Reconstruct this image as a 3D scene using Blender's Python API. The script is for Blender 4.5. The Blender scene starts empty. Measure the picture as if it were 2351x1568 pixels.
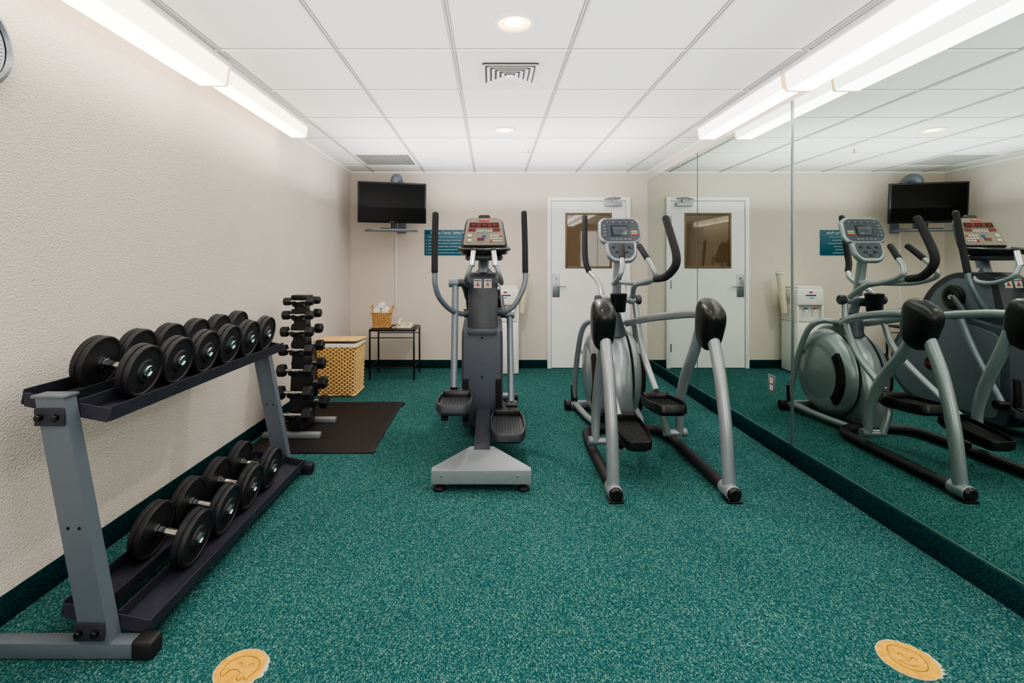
import bpy, bmesh, math, random
from mathutils import Vector, Matrix
random.seed(3)
V=Vector
scene=bpy.context.scene
COL=scene.collection
pi=math.pi
def lin(c):
    return tuple(((x/255)/12.92 if x/255<=0.04045 else ((x/255+0.055)/1.055)**2.4) for x in c)
# ---------------------------------------------------------------- materials
def nt(name):
    m=bpy.data.materials.new(name); m.use_nodes=True
    n=m.node_tree.nodes; l=m.node_tree.links
    return m,n,l,n["Principled BSDF"]
def mat(name,col,rough=.5,metal=0,var=.06,ns=25,bump=0,bs=300,emit=0,coat=0,spec=.5,stretch=(1,1,1)):
    m,n,l,b=nt(name); c=lin(col)
    tc=n.new("ShaderNodeTexCoord"); mp=n.new("ShaderNodeMapping"); mp.inputs["Scale"].default_value=stretch
    l.new(tc.outputs["Object"],mp.inputs[0])
    no=n.new("ShaderNodeTexNoise"); no.inputs["Scale"].default_value=ns; no.inputs["Detail"].default_value=3
    l.new(mp.outputs[0],no.inputs["Vector"])
    r=n.new("ShaderNodeValToRGB"); r.color_ramp.elements[0].position=.3; r.color_ramp.elements[1].position=.7
    r.color_ramp.elements[0].color=(*[x*(1-var) for x in c],1); r.color_ramp.elements[1].color=(*[min(1,x*(1+var)) for x in c],1)
    l.new(no.outputs["Fac"],r.inputs[0]); l.new(r.outputs[0],b.inputs["Base Color"])
    b.inputs["Roughness"].default_value=rough; b.inputs["Metallic"].default_value=metal
    b.inputs["Specular IOR Level"].default_value=spec; b.inputs["Coat Weight"].default_value=coat
    if emit:
        l.new(r.outputs[0],b.inputs["Emission Color"]); b.inputs["Emission Strength"].default_value=emit
    if bump:
        n2=n.new("ShaderNodeTexNoise"); n2.inputs["Scale"].default_value=bs; n2.inputs["Detail"].default_value=3
        l.new(mp.outputs[0],n2.inputs["Vector"])
        bp=n.new("ShaderNodeBump"); bp.inputs["Strength"].default_value=bump; bp.inputs["Distance"].default_value=.004
        l.new(n2.outputs["Fac"],bp.inputs["Height"]); l.new(bp.outputs[0],b.inputs["Normal"])
    return m
def carpet(name,stops,sc=170,stretch=(1.4,.7,1)):
    m,n,l,b=nt(name)
    tc=n.new("ShaderNodeTexCoord")
    mp=n.new("ShaderNodeMapping"); mp.inputs["Scale"].default_value=stretch; l.new(tc.outputs["Object"],mp.inputs[0])
    vo=n.new("ShaderNodeTexVoronoi"); vo.inputs["Scale"].default_value=sc; l.new(mp.outputs[0],vo.inputs["Vector"])
    sp=n.new("ShaderNodeSeparateColor"); l.new(vo.outputs["Color"],sp.inputs[0])
    nz=n.new("ShaderNodeTexNoise"); nz.inputs["Scale"].default_value=sc*.5; nz.inputs["Detail"].default_value=2; l.new(tc.outputs["Object"],nz.inputs["Vector"])
    ma=n.new("ShaderNodeMath"); ma.operation='MULTIPLY_ADD'; ma.inputs[1].default_value=.4; l.new(nz.outputs["Fac"],ma.inputs[0])
    mb=n.new("ShaderNodeMath"); mb.operation='MULTIPLY'; mb.inputs[1].default_value=.8; l.new(sp.outputs[0],mb.inputs[0]); l.new(mb.outputs[0],ma.inputs[2])
    r=n.new("ShaderNodeValToRGB"); e=r.color_ramp.elements
    e[0].position=stops[0][0]; e[0].color=(*lin(stops[0][1]),1); e[1].position=stops[-1][0]; e[1].color=(*lin(stops[-1][1]),1)
    for p,c in stops[1:-1]:
        q=e.new(p); q.color=(*lin(c),1)
    l.new(ma.outputs[0],r.inputs[0])
    g=n.new("ShaderNodeTexNoise"); g.inputs["Scale"].default_value=1.3; l.new(tc.outputs["Object"],g.inputs["Vector"])
    r3=n.new("ShaderNodeValToRGB"); r3.color_ramp.elements[0].position=.3; r3.color_ramp.elements[0].color=(.86,.86,.86,1); r3.color_ramp.elements[1].position=.7; r3.color_ramp.elements[1].color=(1,1,1,1)
    l.new(g.outputs["Fac"],r3.inputs[0])
    m2=n.new("ShaderNodeMix"); m2.data_type='RGBA'; m2.blend_type='MULTIPLY'; m2.inputs["Factor"].default_value=1
    l.new(r.outputs[0],m2.inputs["A"]); l.new(r3.outputs[0],m2.inputs["B"]); l.new(m2.outputs["Result"],b.inputs["Base Color"])
    b.inputs["Roughness"].default_value=1; b.inputs["Specular IOR Level"].default_value=0
    bp=n.new("ShaderNodeBump"); bp.inputs["Strength"].default_value=.15; bp.inputs["Distance"].default_value=.002
    l.new(vo.outputs["Distance"],bp.inputs["Height"]); l.new(bp.outputs[0],b.inputs["Normal"])
    return m
def wallmat(name,col,bump=.7):
    m,n,l,b=nt(name); c=lin(col)
    tc=n.new("ShaderNodeTexCoord")
    no=n.new("ShaderNodeTexNoise"); no.inputs["Scale"].default_value=1.5; no.inputs["Detail"].default_value=4
    l.new(tc.outputs["Object"],no.inputs["Vector"])
    r=n.new("ShaderNodeValToRGB"); r.color_ramp.elements[0].position=.3; r.color_ramp.elements[1].position=.7
    r.color_ramp.elements[0].color=(*[x*.94 for x in c],1); r.color_ramp.elements[1].color=(*c,1)
    l.new(no.outputs["Fac"],r.inputs[0]); l.new(r.outputs[0],b.inputs["Base Color"])
    b.inputs["Roughness"].default_value=.9; b.inputs["Specular IOR Level"].default_value=.2
    n2=n.new("ShaderNodeTexNoise"); n2.inputs["Scale"].default_value=150; n2.inputs["Detail"].default_value=3; l.new(tc.outputs["Object"],n2.inputs["Vector"])
    n3=n.new("ShaderNodeTexVoronoi"); n3.inputs["Scale"].default_value=110; l.new(tc.outputs["Object"],n3.inputs["Vector"])
    ad=n.new("ShaderNodeMath"); ad.operation='ADD'; l.new(n2.outputs["Fac"],ad.inputs[0]); l.new(n3.outputs["Distance"],ad.inputs[1])
    bp=n.new("ShaderNodeBump"); bp.inputs["Strength"].default_value=bump; bp.inputs["Distance"].default_value=.003
    l.new(ad.outputs[0],bp.inputs["Height"]); l.new(bp.outputs[0],b.inputs["Normal"])
    return m
M={}
M['wall']=wallmat("wall_paint",(226,215,206),.75)
M['wallb']=wallmat("back_wall_paint",(221,209,198),.3)
M['carpet']=carpet("teal_carpet",[(.22,(20,66,70)),(.6,(42,91,93)),(.85,(68,114,111)),(1.0,(126,154,140))],270)
M['cbase']=carpet("teal_carpet_base",[(.3,(8,38,42)),(.62,(15,50,54)),(.98,(34,74,74))],300)
M['tile']=mat("ceiling_tile",(232,230,227),.95,var=.05,ns=220,bump=.5,bs=260,spec=.1)
M['tbar']=mat("ceiling_grid_white",(240,239,237),.5,var=.02)
M['tbarshaded']=mat("ceiling_grid_white_shaded",(194,192,190),.5,var=.02)  # white lengthwise bars, their shading put into the colour
M['tbarshadow']=mat("ceiling_grid_shadow_line",(118,117,115),.6,var=.02)  # painted shadow lines along the grid bars
M['white']=mat("white_painted_metal",(232,230,227),.45,var=.02)
M['panel']=mat("vent_panel_grey_white",(214,212,208),.5,var=.03)
M['door']=mat("door_white_paint",(244,244,242),.4,var=.02,ns=3)
M['bronze']=mat("bronze_metal",(116,98,74),.45,.2,var=.05)
M['steel']=mat("brushed_steel",(168,172,176),.3,.8,var=.05,ns=80,stretch=(1,1,8))
M['chrome']=mat("chrome",(215,216,218),.12,1,var=.03)
M['silver']=mat("silver_grey_paint",(152,158,163),.3,.42,var=.03,ns=60,coat=.3)
M['silverd']=mat("grey_metallic_paint",(118,126,136),.35,.3,var=.05,ns=60,coat=.2)
M['rack']=mat("rack_silver_paint",(104,112,122),.4,.25,var=.02,ns=40)
M['rail']=mat("rack_dark_rail",(48,48,60),.55,.1,var=.2,ns=14,bump=.1)
M['black']=mat("black_plastic",(21,22,24),.3,var=.15,ns=40)
M['blackm']=mat("black_matte_rubber",(28,28,31),.55,var=.2,ns=60,bump=.15)
M['foam']=mat("black_foam_grip",(36,36,40),.75,var=.12,ns=200,bump=.3,bs=500)
M['iron']=mat("black_iron_plate",(37,37,41),.52,.1,var=.35,ns=25,bump=.3,bs=140)
M['dgrey']=mat("dark_grey_plastic",(70,75,86),.4,var=.05,ns=30)
M['dgrey2']=mat("darker_grey_plastic",(54,57,65),.4,var=.05,ns=30)
M['sidep']=mat("mid_grey_side_panel",(108,114,122),.4,.2,var=.05,ns=30)
M['tan']=mat("console_bronze_face",(122,116,104),.4,.2,var=.04)
M['btn']=mat("button_light",(180,181,174),.5,var=.03)
M['btng']=mat("button_grey",(112,118,124),.5,var=.03)
M['red']=mat("display_red",(92,8,12),.3,var=.1,emit=.02)
M['redlab']=mat("red_label",(170,14,20),.5,var=.05)
M['yellow']=mat("yellow_label",(196,176,90),.5,var=.05)
M['green']=mat("green_label",(70,124,76),.5,var=.05)
M['screen']=mat("black_screen",(3,3,4),.25,var=.1,spec=.12)
M['lcd']=mat("lcd_screen",(72,80,90),.2,var=.2,ns=40)
M['sign']=mat("sign_teal",(8,88,112),.4,var=.04)
M['signtext']=mat("sign_lettering",(200,214,216),.5,var=.02)
M['trimgreen']=mat("mirror_edge_trim",(58,92,86),.35,.2,var=.04)
M['wicker']=mat("wicker_honey",(222,184,122),.6,var=.25,ns=60,bump=.2,bs=200)
M['wicker2']=mat("wicker_brown",(204,158,100),.6,var=.2,ns=60,bump=.2,bs=200)
M['wickershade']=mat("wicker_recess_shade",(134,92,48),.8,var=.2,ns=60)  # shade between the strands, painted as a darker wicker colour
M['cloth']=mat("white_cloth",(238,236,232),.9,var=.03,ns=60,bump=.5,bs=250)
M['cream']=mat("cream_plastic",(222,212,184),.4,var=.03)
M['offwhite']=mat("off_white_plastic",(228,227,222),.35,var=.03)
M['bluegrey']=mat("blue_grey_metal",(116,124,136),.4,.3,var=.05)
M['mat']=mat("black_rubber_mat",(28,25,25),.5,var=.25,ns=30,bump=.9,bs=90)
M['sticker']=mat("yellow_sticker",(224,168,58),.8,var=.2,ns=40,spec=.2)
M['sticker_line']=mat("sticker_ink",(66,48,18),.8,var=.1)
M['paper']=mat("torn_paper",(200,190,170),.9,var=.05)
M['blue']=mat("blue_label",(20,64,150),.5,var=.05)
M['tabletop']=mat("slate_table_top",(44,39,37),.5,var=.35,ns=18)
M['clockf']=mat("clock_face_white",(220,222,226),.4,var=.02)
M['void']=mat("dark_gap",(8,8,9),.8,var=.1)
M['grille']=mat("grille_grey",(178,178,175),.5,var=.03)
M['ventdark']=mat("vent_inner_grey",(66,65,64),.7,var=.05)
def emis(name,col,s,bands=60,edge=False):
    m,n,l,b=nt(name); c=lin(col)
    b.inputs["Base Color"].default_value=(*c,1)
    tc=n.new("ShaderNodeTexCoord"); w=n.new("ShaderNodeTexWave"); w.bands_direction='Y'; w.inputs["Scale"].default_value=bands
    l.new(tc.outputs["Object"],w.inputs["Vector"])
    r=n.new("ShaderNodeValToRGB"); r.color_ramp.elements[0].color=(*[x*.9 for x in c],1); r.color_ramp.elements[1].color=(*c,1)
    l.new(w.outputs["Fac"],r.inputs[0]); l.new(r.outputs[0],b.inputs["Emission Color"]); b.inputs["Emission Strength"].default_value=s
    return m
M['lightL']=emis("lit_diffuser_warm",(255,243,226),3.0)
M['lightR']=emis("lit_diffuser_cool",(255,250,246),3.0)
M['sideL']=emis("diffuser_side_warm",(255,236,208),1.25)
M['sideR']=emis("diffuser_side_cool",(255,248,240),1.1)
M['lamp']=emis("downlight_lens",(255,216,140),1.6)
M['lampcore']=emis("downlight_bulb",(255,240,205),4.0)
M['endcap']=emis("diffuser_end_cap",(255,220,172),.22)
m,n,l,b=nt("mirror_glass"); b.inputs["Metallic"].default_value=1; b.inputs["Roughness"].default_value=0.0
no=n.new("ShaderNodeTexNoise"); no.inputs["Scale"].default_value=.5
r=n.new("ShaderNodeValToRGB"); r.color_ramp.elements[0].color=(.68,.76,.71,1); r.color_ramp.elements[1].color=(.70,.78,.73,1)
l.new(no.outputs["Fac"],r.inputs[0]); l.new(r.outputs[0],b.inputs["Base Color"]); M['mirror']=m
m,n,l,b=nt("wired_door_glass"); tc=n.new("ShaderNodeTexCoord")
mp=n.new("ShaderNodeMapping"); mp.inputs["Rotation"].default_value=(0,pi/4,0); l.new(tc.outputs["Object"],mp.inputs[0])
sx=n.new("ShaderNodeSeparateXYZ"); l.new(mp.outputs[0],sx.inputs[0])
outs=[]
for k in ("X","Z"):
    a=n.new("ShaderNodeMath"); a.operation='MULTIPLY'; a.inputs[1].default_value=60; l.new(sx.outputs[k],a.inputs[0])
    f=n.new("ShaderNodeMath"); f.operation='FRACT'; l.new(a.outputs[0],f.inputs[0])
    c=n.new("ShaderNodeMath"); c.operation='LESS_THAN'; c.inputs[1].default_value=.1; l.new(f.outputs[0],c.inputs[0]); outs.append(c)
mx=n.new("ShaderNodeMath"); mx.operation='MAXIMUM'; l.new(outs[0].outputs[0],mx.inputs[0]); l.new(outs[1].outputs[0],mx.inputs[1])
mc=n.new("ShaderNodeMix"); mc.data_type='RGBA'; mc.inputs["A"].default_value=(*lin((106,84,62)),1); mc.inputs["B"].default_value=(*lin((80,64,48)),1)  # tan reflection of the room painted into the pane colour
l.new(mx.outputs[0],mc.inputs["Factor"]); l.new(mc.outputs["Result"],b.inputs["Base Color"]); b.inputs["Roughness"].default_value=.03; b.inputs["Specular IOR Level"].default_value=.9
M['wired']=m
# ---------------------------------------------------------------- geometry helper
ORG={}
def rpoly(pts,r,n=5):
    out=[]; N=len(pts)
    for i in range(N):
        p=V(pts[i]); a=V(pts[i-1]); c=V(pts[(i+1)%N]); rr=r[i] if isinstance(r,(list,tuple)) else r
        rr=min(rr,(a-p).length*.48,(c-p).length*.48)
        s=p+(a-p).normalized()*rr; e=p+(c-p).normalized()*rr
        for k in range(n+1):
            t=k/n; out.append(tuple(s*(1-t)**2+p*2*t*(1-t)+e*t*t))
    return out
def crom(pts,sub):
    P=[V(p) for p in pts]
    if len(P)<3 or sub<=1: return P
    P=[P[0]*2-P[1]]+P+[P[-1]*2-P[-2]]; out=[]
    for i in range(1,len(P)-2):
        a,b,c,d=P[i-1:i+3]
        for k in range(sub):
            t=k/sub
            out.append(.5*((2*b)+(c-a)*t+(2*a-5*b+4*c-d)*t*t+(3*b-a-3*c+d)*t**3))
    out.append(P[-2]); return out
class G:
    def __init__(s): s.v=[];s.f=[];s.m=[];s.mats=[]
    def add(s,vs,fs,m,X=None):
        if m not in s.mats: s.mats.append(m)
        k=s.mats.index(m); o=len(s.v)
        for p in vs:
            p=V(p); s.v.append(X@p if X is not None else p)
        for f in fs: s.f.append([i+o for i in f]); s.m.append(k)
        return s
    def box(s,lo,hi,m,bev=0,X=None,seg=2):
        bm=bmesh.new(); bmesh.ops.create_cube(bm,size=1)
        lo=V(lo);hi=V(hi);c=(lo+hi)/2;d=hi-lo
        for v in bm.verts: v.co=V((v.co.x*d.x+c.x,v.co.y*d.y+c.y,v.co.z*d.z+c.z))
        if bev: bmesh.ops.bevel(bm,geom=bm.edges[:],offset=min(bev,abs(min(d))*.45),segments=seg,profile=.5,affect='EDGES')
        bm.verts.index_update()
        s.add([v.co.copy() for v in bm.verts],[[v.index for v in f.verts] for f in bm.faces],m,X); bm.free(); return s
    def lathe(s,prof,p0,axis,m,n=24,X=None,arc=None):
        p0=V(p0);ax=V(axis).normalized(); u=ax.orthogonal().normalized()
        if abs(ax.z)<.9: u=(V((0,0,1))-ax*ax.z).normalized()
        w=ax.cross(u); vs=[];rings=[]
        for (r,t) in prof:
            if r<1e-6: rings.append([len(vs)]); vs.append(p0+ax*t)
            else:
                rings.append(list(range(len(vs),len(vs)+n)))
                for i in range(n):
                    a=2*pi*i/n; vs.append(p0+ax*t+(u*math.cos(a)+w*math.sin(a))*r)
        fs=[]
        for A,B in zip(rings,rings[1:]):
            for i in range(n):
                j=(i+1)%n
                if len(A)==1 and len(B)==1: continue
                if len(A)==1: fs.append([A[0],B[i],B[j]])
                elif len(B)==1: fs.append([A[i],A[j],B[0]])
                else: fs.append([A[i],A[j],B[j],B[i]])
        return s.add(vs,fs,m,X)
    def cyl(s,p0,p1,r,m,r1=None,n=20,bev=.002,X=None):
        p0=V(p0);p1=V(p1);L=(p1-p0).length; r1=r if r1 is None else r1; b=min(bev,L*.3,min(r,r1)*.5)
        return s.lathe([(0,0),(r-b,0),(r,b),(r1,L-b),(r1-b,L),(0,L)],p0,p1-p0,m,n,X)
    def tube(s,pts,r,m,n=14,sub=7,X=None,round_end=False):
        P=crom(pts,sub); N=len(P)
        if isinstance(r,(list,tuple)):
            K=len(r)-1; R=[]
            for i in range(N):
                t=i/(N-1)*K; k=min(int(t),K-1); R.append(r[k]*(1-t+k)+r[k+1]*(t-k))
        else: R=[r]*N
        T=[(P[min(i+1,N-1)]-P[max(i-1,0)]).normalized() for i in range(N)]
        u=T[0].orthogonal().normalized(); vs=[];fs=[]
        sec=[]
        for i in range(N):
            u=(u-T[i]*u.dot(T[i])).normalized(); w=T[i].cross(u); sec.append((P[i],u.copy(),w,R[i]))
        if round_end:
            a=sec[0]; z=sec[-1]
            sec=[(a[0]-T[0]*a[3]*.55,a[1],a[2],a[3]*.45),(a[0]-T[0]*a[3]*.35,a[1],a[2],a[3]*.8)]+sec+[(z[0]+T[-1]*z[3]*.35,z[1],z[2],z[3]*.8),(z[0]+T[-1]*z[3]*.55,z[1],z[2],z[3]*.45)]
        for (p,u1,w1,rr) in sec:
            for k in range(n):
                a=2*pi*k/n; vs.append(p+(u1*math.cos(a)+w1*math.sin(a))*rr)
        for i in range(len(sec)-1):
            for k in range(n):
                j=(k+1)%n; fs.append([i*n+k,i*n+j,(i+1)*n+j,(i+1)*n+k])
        fs.append(list(range(n))[::-1]); fs.append([(len(sec)-1)*n+k for k in range(n)])
        return s.add(vs,fs,m,X)
    def prism(s,poly,a,b,m,axis='X',ch=0,X=None):
        cx=sum(p[0] for p in poly)/len(poly); cy=sum(p[1] for p in poly)/len(poly)
        ext=max(max(abs(p[0]-cx),abs(p[1]-cy)) for p in poly)
        sc=1-ch/ext if ch else 1
        def mp(p,t):
            return (t,p[0],p[1]) if axis=='X' else ((p[0],t,p[1]) if axis=='Y' else (p[0],p[1],t))
        def shr(p): return (cx+(p[0]-cx)*sc,cy+(p[1]-cy)*sc)
        sg=1 if b>a else -1
        if ch: lay=[([shr(p) for p in poly],a),(poly,a+ch*sg),(poly,b-ch*sg),([shr(p) for p in poly],b)]
        else: lay=[(poly,a),(poly,b)]
        vs=[];fs=[];n=len(poly)
        for pl,t in lay: vs+=[mp(p,t) for p in pl]
        for i in range(len(lay)-1):
            for k in range(n):
                j=(k+1)%n; fs.append([i*n+k,i*n+j,(i+1)*n+j,(i+1)*n+k])
        fs.append(list(range(n))); fs.append([(len(lay)-1)*n+k for k in range(n)])
        return s.add(vs,fs,m,X)
    def loft(s,secs,m,X=None):
        n=len(secs[0]); vs=[p for q in secs for p in q]; fs=[]
        for i in range(len(secs)-1):
            for k in range(n):
                j=(k+1)%n; fs.append([i*n+k,i*n+j,(i+1)*n+j,(i+1)*n+k])
        fs.append(list(range(n))); fs.append([(len(secs)-1)*n+k for k in range(n)])
        return s.add(vs,fs,m,X)
    def sell(s,c,hs,e,m,X=None,nu=28,nv=16):
        sg=lambda x,p: math.copysign(abs(x)**p,x)
        vs=[];fs=[]
        for i in range(nv+1):
            ph=-pi/2+pi*i/nv
            for j in range(nu):
                th=2*pi*j/nu
                vs.append(V((c[0]+hs[0]*sg(math.cos(ph),e)*sg(math.cos(th),e),c[1]+hs[1]*sg(math.cos(ph),e)*sg(math.sin(th),e),c[2]+hs[2]*sg(math.sin(ph),e))))
        for i in range(nv):
            for j in range(nu):
                k=(j+1)%nu; fs.append([i*nu+j,i*nu+k,(i+1)*nu+k,(i+1)*nu+j])
        return s.add(vs,fs,m,X)
    def wick(s,fn,S,R,amp,m,md='wickershade',thr=.08):
        nu=S*4; nv=R*4; vs=[];f1=[];f2=[]; off={}
        for j in range(nv+1):
            v=j/nv; row=min(int(v*R),R-1); sgn=1 if row%2 else -1
            for i in range(nu):
                u=i/nu; p,nn=fn(u,v)
                q=(.5+.5*sgn*math.sin(2*pi*S*u/2))*abs(math.sin(pi*(v*R)))**.5
                off[(j,i)]=q; vs.append(V(p)+V(nn)*amp*q)
        for j in range(nv):
            for i in range(nu):
                k=(i+1)%nu; a=(off[(j,i)]+off[(j,k)]+off[(j+1,k)]+off[(j+1,i)])/4
                (f2 if a<thr else f1).append([j*nu+i,j*nu+k,(j+1)*nu+k,(j+1)*nu+i])  # low faces of the weave get the painted shade
        s.add(vs,f1,m); o=len(s.v)-len(vs)
        if md not in s.mats: s.mats.append(md)
        kk=s.mats.index(md)
        for f in f2: s.f.append([i+o for i in f]); s.m.append(kk)
        return s
    def text(s,t,size,X,m,align='LEFT',bold=0):
        c=bpy.data.curves.new("t",'FONT'); c.body=t; c.size=size; c.align_x=align; c.extrude=.0004; c.offset=bold; c.resolution_u=3
        o=bpy.data.objects.new("t",c); COL.objects.link(o); bpy.context.view_layer.update()
        me=bpy.data.meshes.new_from_object(o.evaluated_get(bpy.context.evaluated_depsgraph_get()))
        s.add([v.co.copy() for v in me.vertices],[list(p.vertices) for p in me.polygons],m,X)
        bpy.data.objects.remove(o); bpy.data.curves.remove(c); bpy.data.meshes.remove(me); return s
    def obj(s,name,parent=None,label=None,cat=None,group=None,kind=None,smooth=35,org=None):
        if parent is not None: o0=ORG[parent.name]
        else:
            if org is not None: o0=V(org)
            else:
                xs=[p.x for p in s.v];ys=[p.y for p in s.v];zs=[p.z for p in s.v]
                o0=V(((min(xs)+max(xs))/2,(min(ys)+max(ys))/2,min(zs)))
        me=bpy.data.meshes.new(name); me.from_pydata([tuple(p-o0) for p in s.v],[],s.f)
        for q in s.mats: me.materials.append(M[q])
        for i,p in enumerate(me.polygons): p.material_index=s.m[i]; p.use_smooth=True
        bm=bmesh.new(); bm.from_mesh(me); bmesh.ops.recalc_face_normals(bm,faces=bm.faces[:]); bm.to_mesh(me); bm.free()
        me.set_sharp_from_angle(angle=math.radians(smooth)); me.update()
        o=bpy.data.objects.new(name,me); COL.objects.link(o)
        if parent is not None: o.parent=parent
        else: o.location=o0
        ORG[o.name]=o0; tag(o,label,cat,group,kind); return o
def tag(o,label=None,cat=None,group=None,kind=None):
    if label: o["label"]=label
    if cat: o["category"]=cat
    if group: o["group"]=group
    if kind: o["kind"]=kind
def root(name,loc,label,cat,group=None):
    o=bpy.data.objects.new(name,None); o.empty_display_size=.1; COL.objects.link(o); o.location=loc
    ORG[o.name]=V(loc); tag(o,label,cat,group); return o
def dup(src,loc,rot=None,scale=None,label=None):
    o=src.copy(); COL.objects.link(o); o.location=loc
    if rot is not None: o.rotation_euler=rot
    if scale is not None: o.scale=scale
    if label: o["label"]=label
    def rec(a,b):
        for c in list(a.children):
            if c is b: continue
            d=c.copy(); COL.objects.link(d); d.parent=b; rec(c,d)
    rec(src,o); return o
def frame(o,right,up):
    r=V(right).normalized();u=V(up); u=(u-r*u.dot(r)).normalized(); n=r.cross(u)
    return Matrix(((r.x,u.x,n.x,o[0]),(r.y,u.y,n.y,o[1]),(r.z,u.z,n.z,o[2]),(0,0,0,1)))
# ---------------------------------------------------------------- room
XL,XR,YB,YF,ZC=-1.713,1.905,6.1,-2.0,2.39
G().box((XL-.1,YF-.1,-.1),(XR+.15,YB+.1,0),'carpet').obj("floor",kind="structure",label="teal speckled loop-pile carpet floor",org=(0,0,0))
G().box((XL-.1,YF,0),(XL,YB,ZC+.1),'wall').obj("wall_left",kind="structure",label="off-white orange-peel textured wall",org=(0,0,0))
G().box((XR+.006,YF,0),(XR+.12,YB,ZC+.1),'wall').obj("wall_right",kind="structure",label="off-white wall behind the mirrors",org=(0,0,0))
G().box((XL-.1,YB,0),(XR+.12,YB+.1,ZC+.1),'wallb').obj("wall_back",kind="structure",label="off-white painted end wall",org=(0,0,0))
G().box((XL-.1,YF-.1,0),(XR+.12,YF,ZC+.1),'wallb').obj("wall_front",kind="structure",label="off-white painted wall",org=(0,0,0))
cols=[-.2+.615*k for k in range(-2,4)]; rows=[2.635+.61*k for k in range(-7,6)]
g=G().box((XL-.1,YF-.1,ZC),(XR+.12,YB+.1,ZC+.1),'tile')
for x in cols:
    g.box((x-.010,YF,ZC-.007),(x+.010,YB,ZC),'tbarshaded'); g.box((x-.0025,YF,ZC-.0078),(x+.0025,YB,ZC-.007),'tbarshadow')
    g.box((x-.0135,YF,ZC-.0008),(x-.010,YB,ZC),'tbarshadow'); g.box((x+.010,YF,ZC-.0008),(x+.0125,YB,ZC),'tbarshadow')
xs=[XL]+cols+[XR]
for y in rows:
    for a,b in zip(xs,xs[1:]):
        g.box((a+.012,y-.009,ZC-.006),(b-.012,y+.009,ZC),'tbar'); g.box((a+.012,y+.009,ZC-.0008),(b-.012,y+.0125,ZC),'tbarshadow'); g.box((a+.012,y-.0125,ZC-.0008),(b-.012,y-.009,ZC),'tbarshadow')  # thin strips beside each bar are painted shadow
g.obj("ceiling",kind="structure",label="suspended ceiling of white textured acoustic tiles",org=(0,0,ZC))
for i,(a,b) in enumerate([((XL,YB-.02,ZC-.022),(XR,YB,ZC)),((XL,YF,ZC-.022),(XL+.02,YB-.02,ZC)),((XR-.014,YF,ZC-.022),(XR+.006,YB-.02,ZC))]):
    G().box(a,b,'tbar').obj("trim_%d"%(i+1),kind="structure",label="white ceiling edge angle")
G().box((XL,YF,0),(XL+.012,YB-.012,.1),'cbase',.003).obj("baseboard_left",kind="structure",label="dark teal carpet baseboard")
g=G().box((XL+.0,YB-.012,0),(.679,YB,.1),'cbase',.003); g.box((1.687,YB-.012,0),(XR-.02,YB,.1),'cbase',.003); g.obj("baseboard_back",kind="structure",label="dark teal carpet baseboard")
G().box((XR-.014,YF,0),(XR+.006,YB-.0,.108),'cbase',.003).obj("baseboard_right",kind="structure",label="dark teal carpet baseboard under the mirrors")
js=[6.098,4.63,3.17,1.70,.23,-1.24]
for a,b in zip(js,js[1:]):
    g=G().box((XR,b+.0015,.113),(XR+.0055,a-.0015,2.295),'mirror'); g.obj("wall_mirror",label="large frameless wall mirror panel above the teal baseboard",cat="mirror",group="wall mirror panels")
G().box((XR-.004,js[-1],.106),(XR+.005,YB-.001,.117),'trimgreen',.001).obj("trim_4",kind="structure",label="thin green-grey channel along the mirror bottom")
g=G().box((XR-.003,3.156,.115),(XR-.0002,3.184,2.295),'steel',.001); g.box((XR-.0042,3.166,.115),(XR-.003,3.172,2.295),'trimgreen'); g.obj("trim_5",kind="structure",label="metal joint strip between mirrors")
G().box((XR-.0015,4.625,.115),(XR-.0002,4.635,2.295),'trimgreen').obj("trim_6",kind="structure",label="thin green glass edge between mirrors")
r0=root("wall_outlet",(XR,3.40,.39),"duplex electrical outlet with metal cover plate set in the mirror","electrical outlet")
G().box((XR-.004,3.36,.385),(XR-.0005,3.44,.51),'silverd',.001).obj("cover_plate",r0)
for z in (.425,.47):
    g=G()
    g.prism(rpoly([(3.382,z-.017),(3.418,z-.017),(3.418,z+.017),(3.382,z+.017)],.009),XR-.006,XR-.0035,'cream','X',.0005)
    for yy in (3.392,3.408): g.box((XR-.0066,yy-.0015,z-.003),(XR-.0058,yy+.0015,z+.009),'void')
    g.obj("socket",r0,label="cream socket")
# ---------------------------------------------------------------- light fixtures
def fixture(xc,w,y0,y1,zb,lm,side):
    r0=root("ceiling_light_fixture",(xc,(y0+y1)/2,ZC-.006),"long white fluorescent wraparound ceiling light, lit","ceiling light","fluorescent ceiling lights")
    h=w/2
    G().box((xc-h-.012,y0,ZC-.036),(xc+h+.012,y1,ZC-.007),'white',.003).obj("housing",r0)
    p=rpoly([(xc-h,ZC-.036),(xc-h*.86,zb+.003),(xc+h*.86,zb+.003),(xc+h,ZC-.036)],[.002,.012,.012,.002],4)
    G().prism(p,y0+.014,y1-.014,'side'+lm[-1],'Y').obj("lens_side",r0,label="softly lit ribbed lens side")
    G().box((xc-h*.76,y0+.016,zb-.001),(xc+h*.76,y1-.016,zb+.006),lm,.002).obj("diffuser",r0,label="glowing prismatic diffuser")
    for e in ((y0,y0+.016),(y1-.016,y1)):
        G().prism([(xc+(a-xc)*1.04,b-(.006 if b<ZC-.05 else 0)) for a,b in p],e[0],e[1],'endcap','Y').obj("end_cap",r0)
for (y0,y1,w,zb) in ((2.80,4.02,.145,2.278),(1.58,2.795,.18,2.253),(.35,1.575,.18,2.253),(-.9,.345,.18,2.253)):
    fixture(-1.545 if w<.16 else -1.55,w,y0,y1,zb,'lightL',-1)
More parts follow.
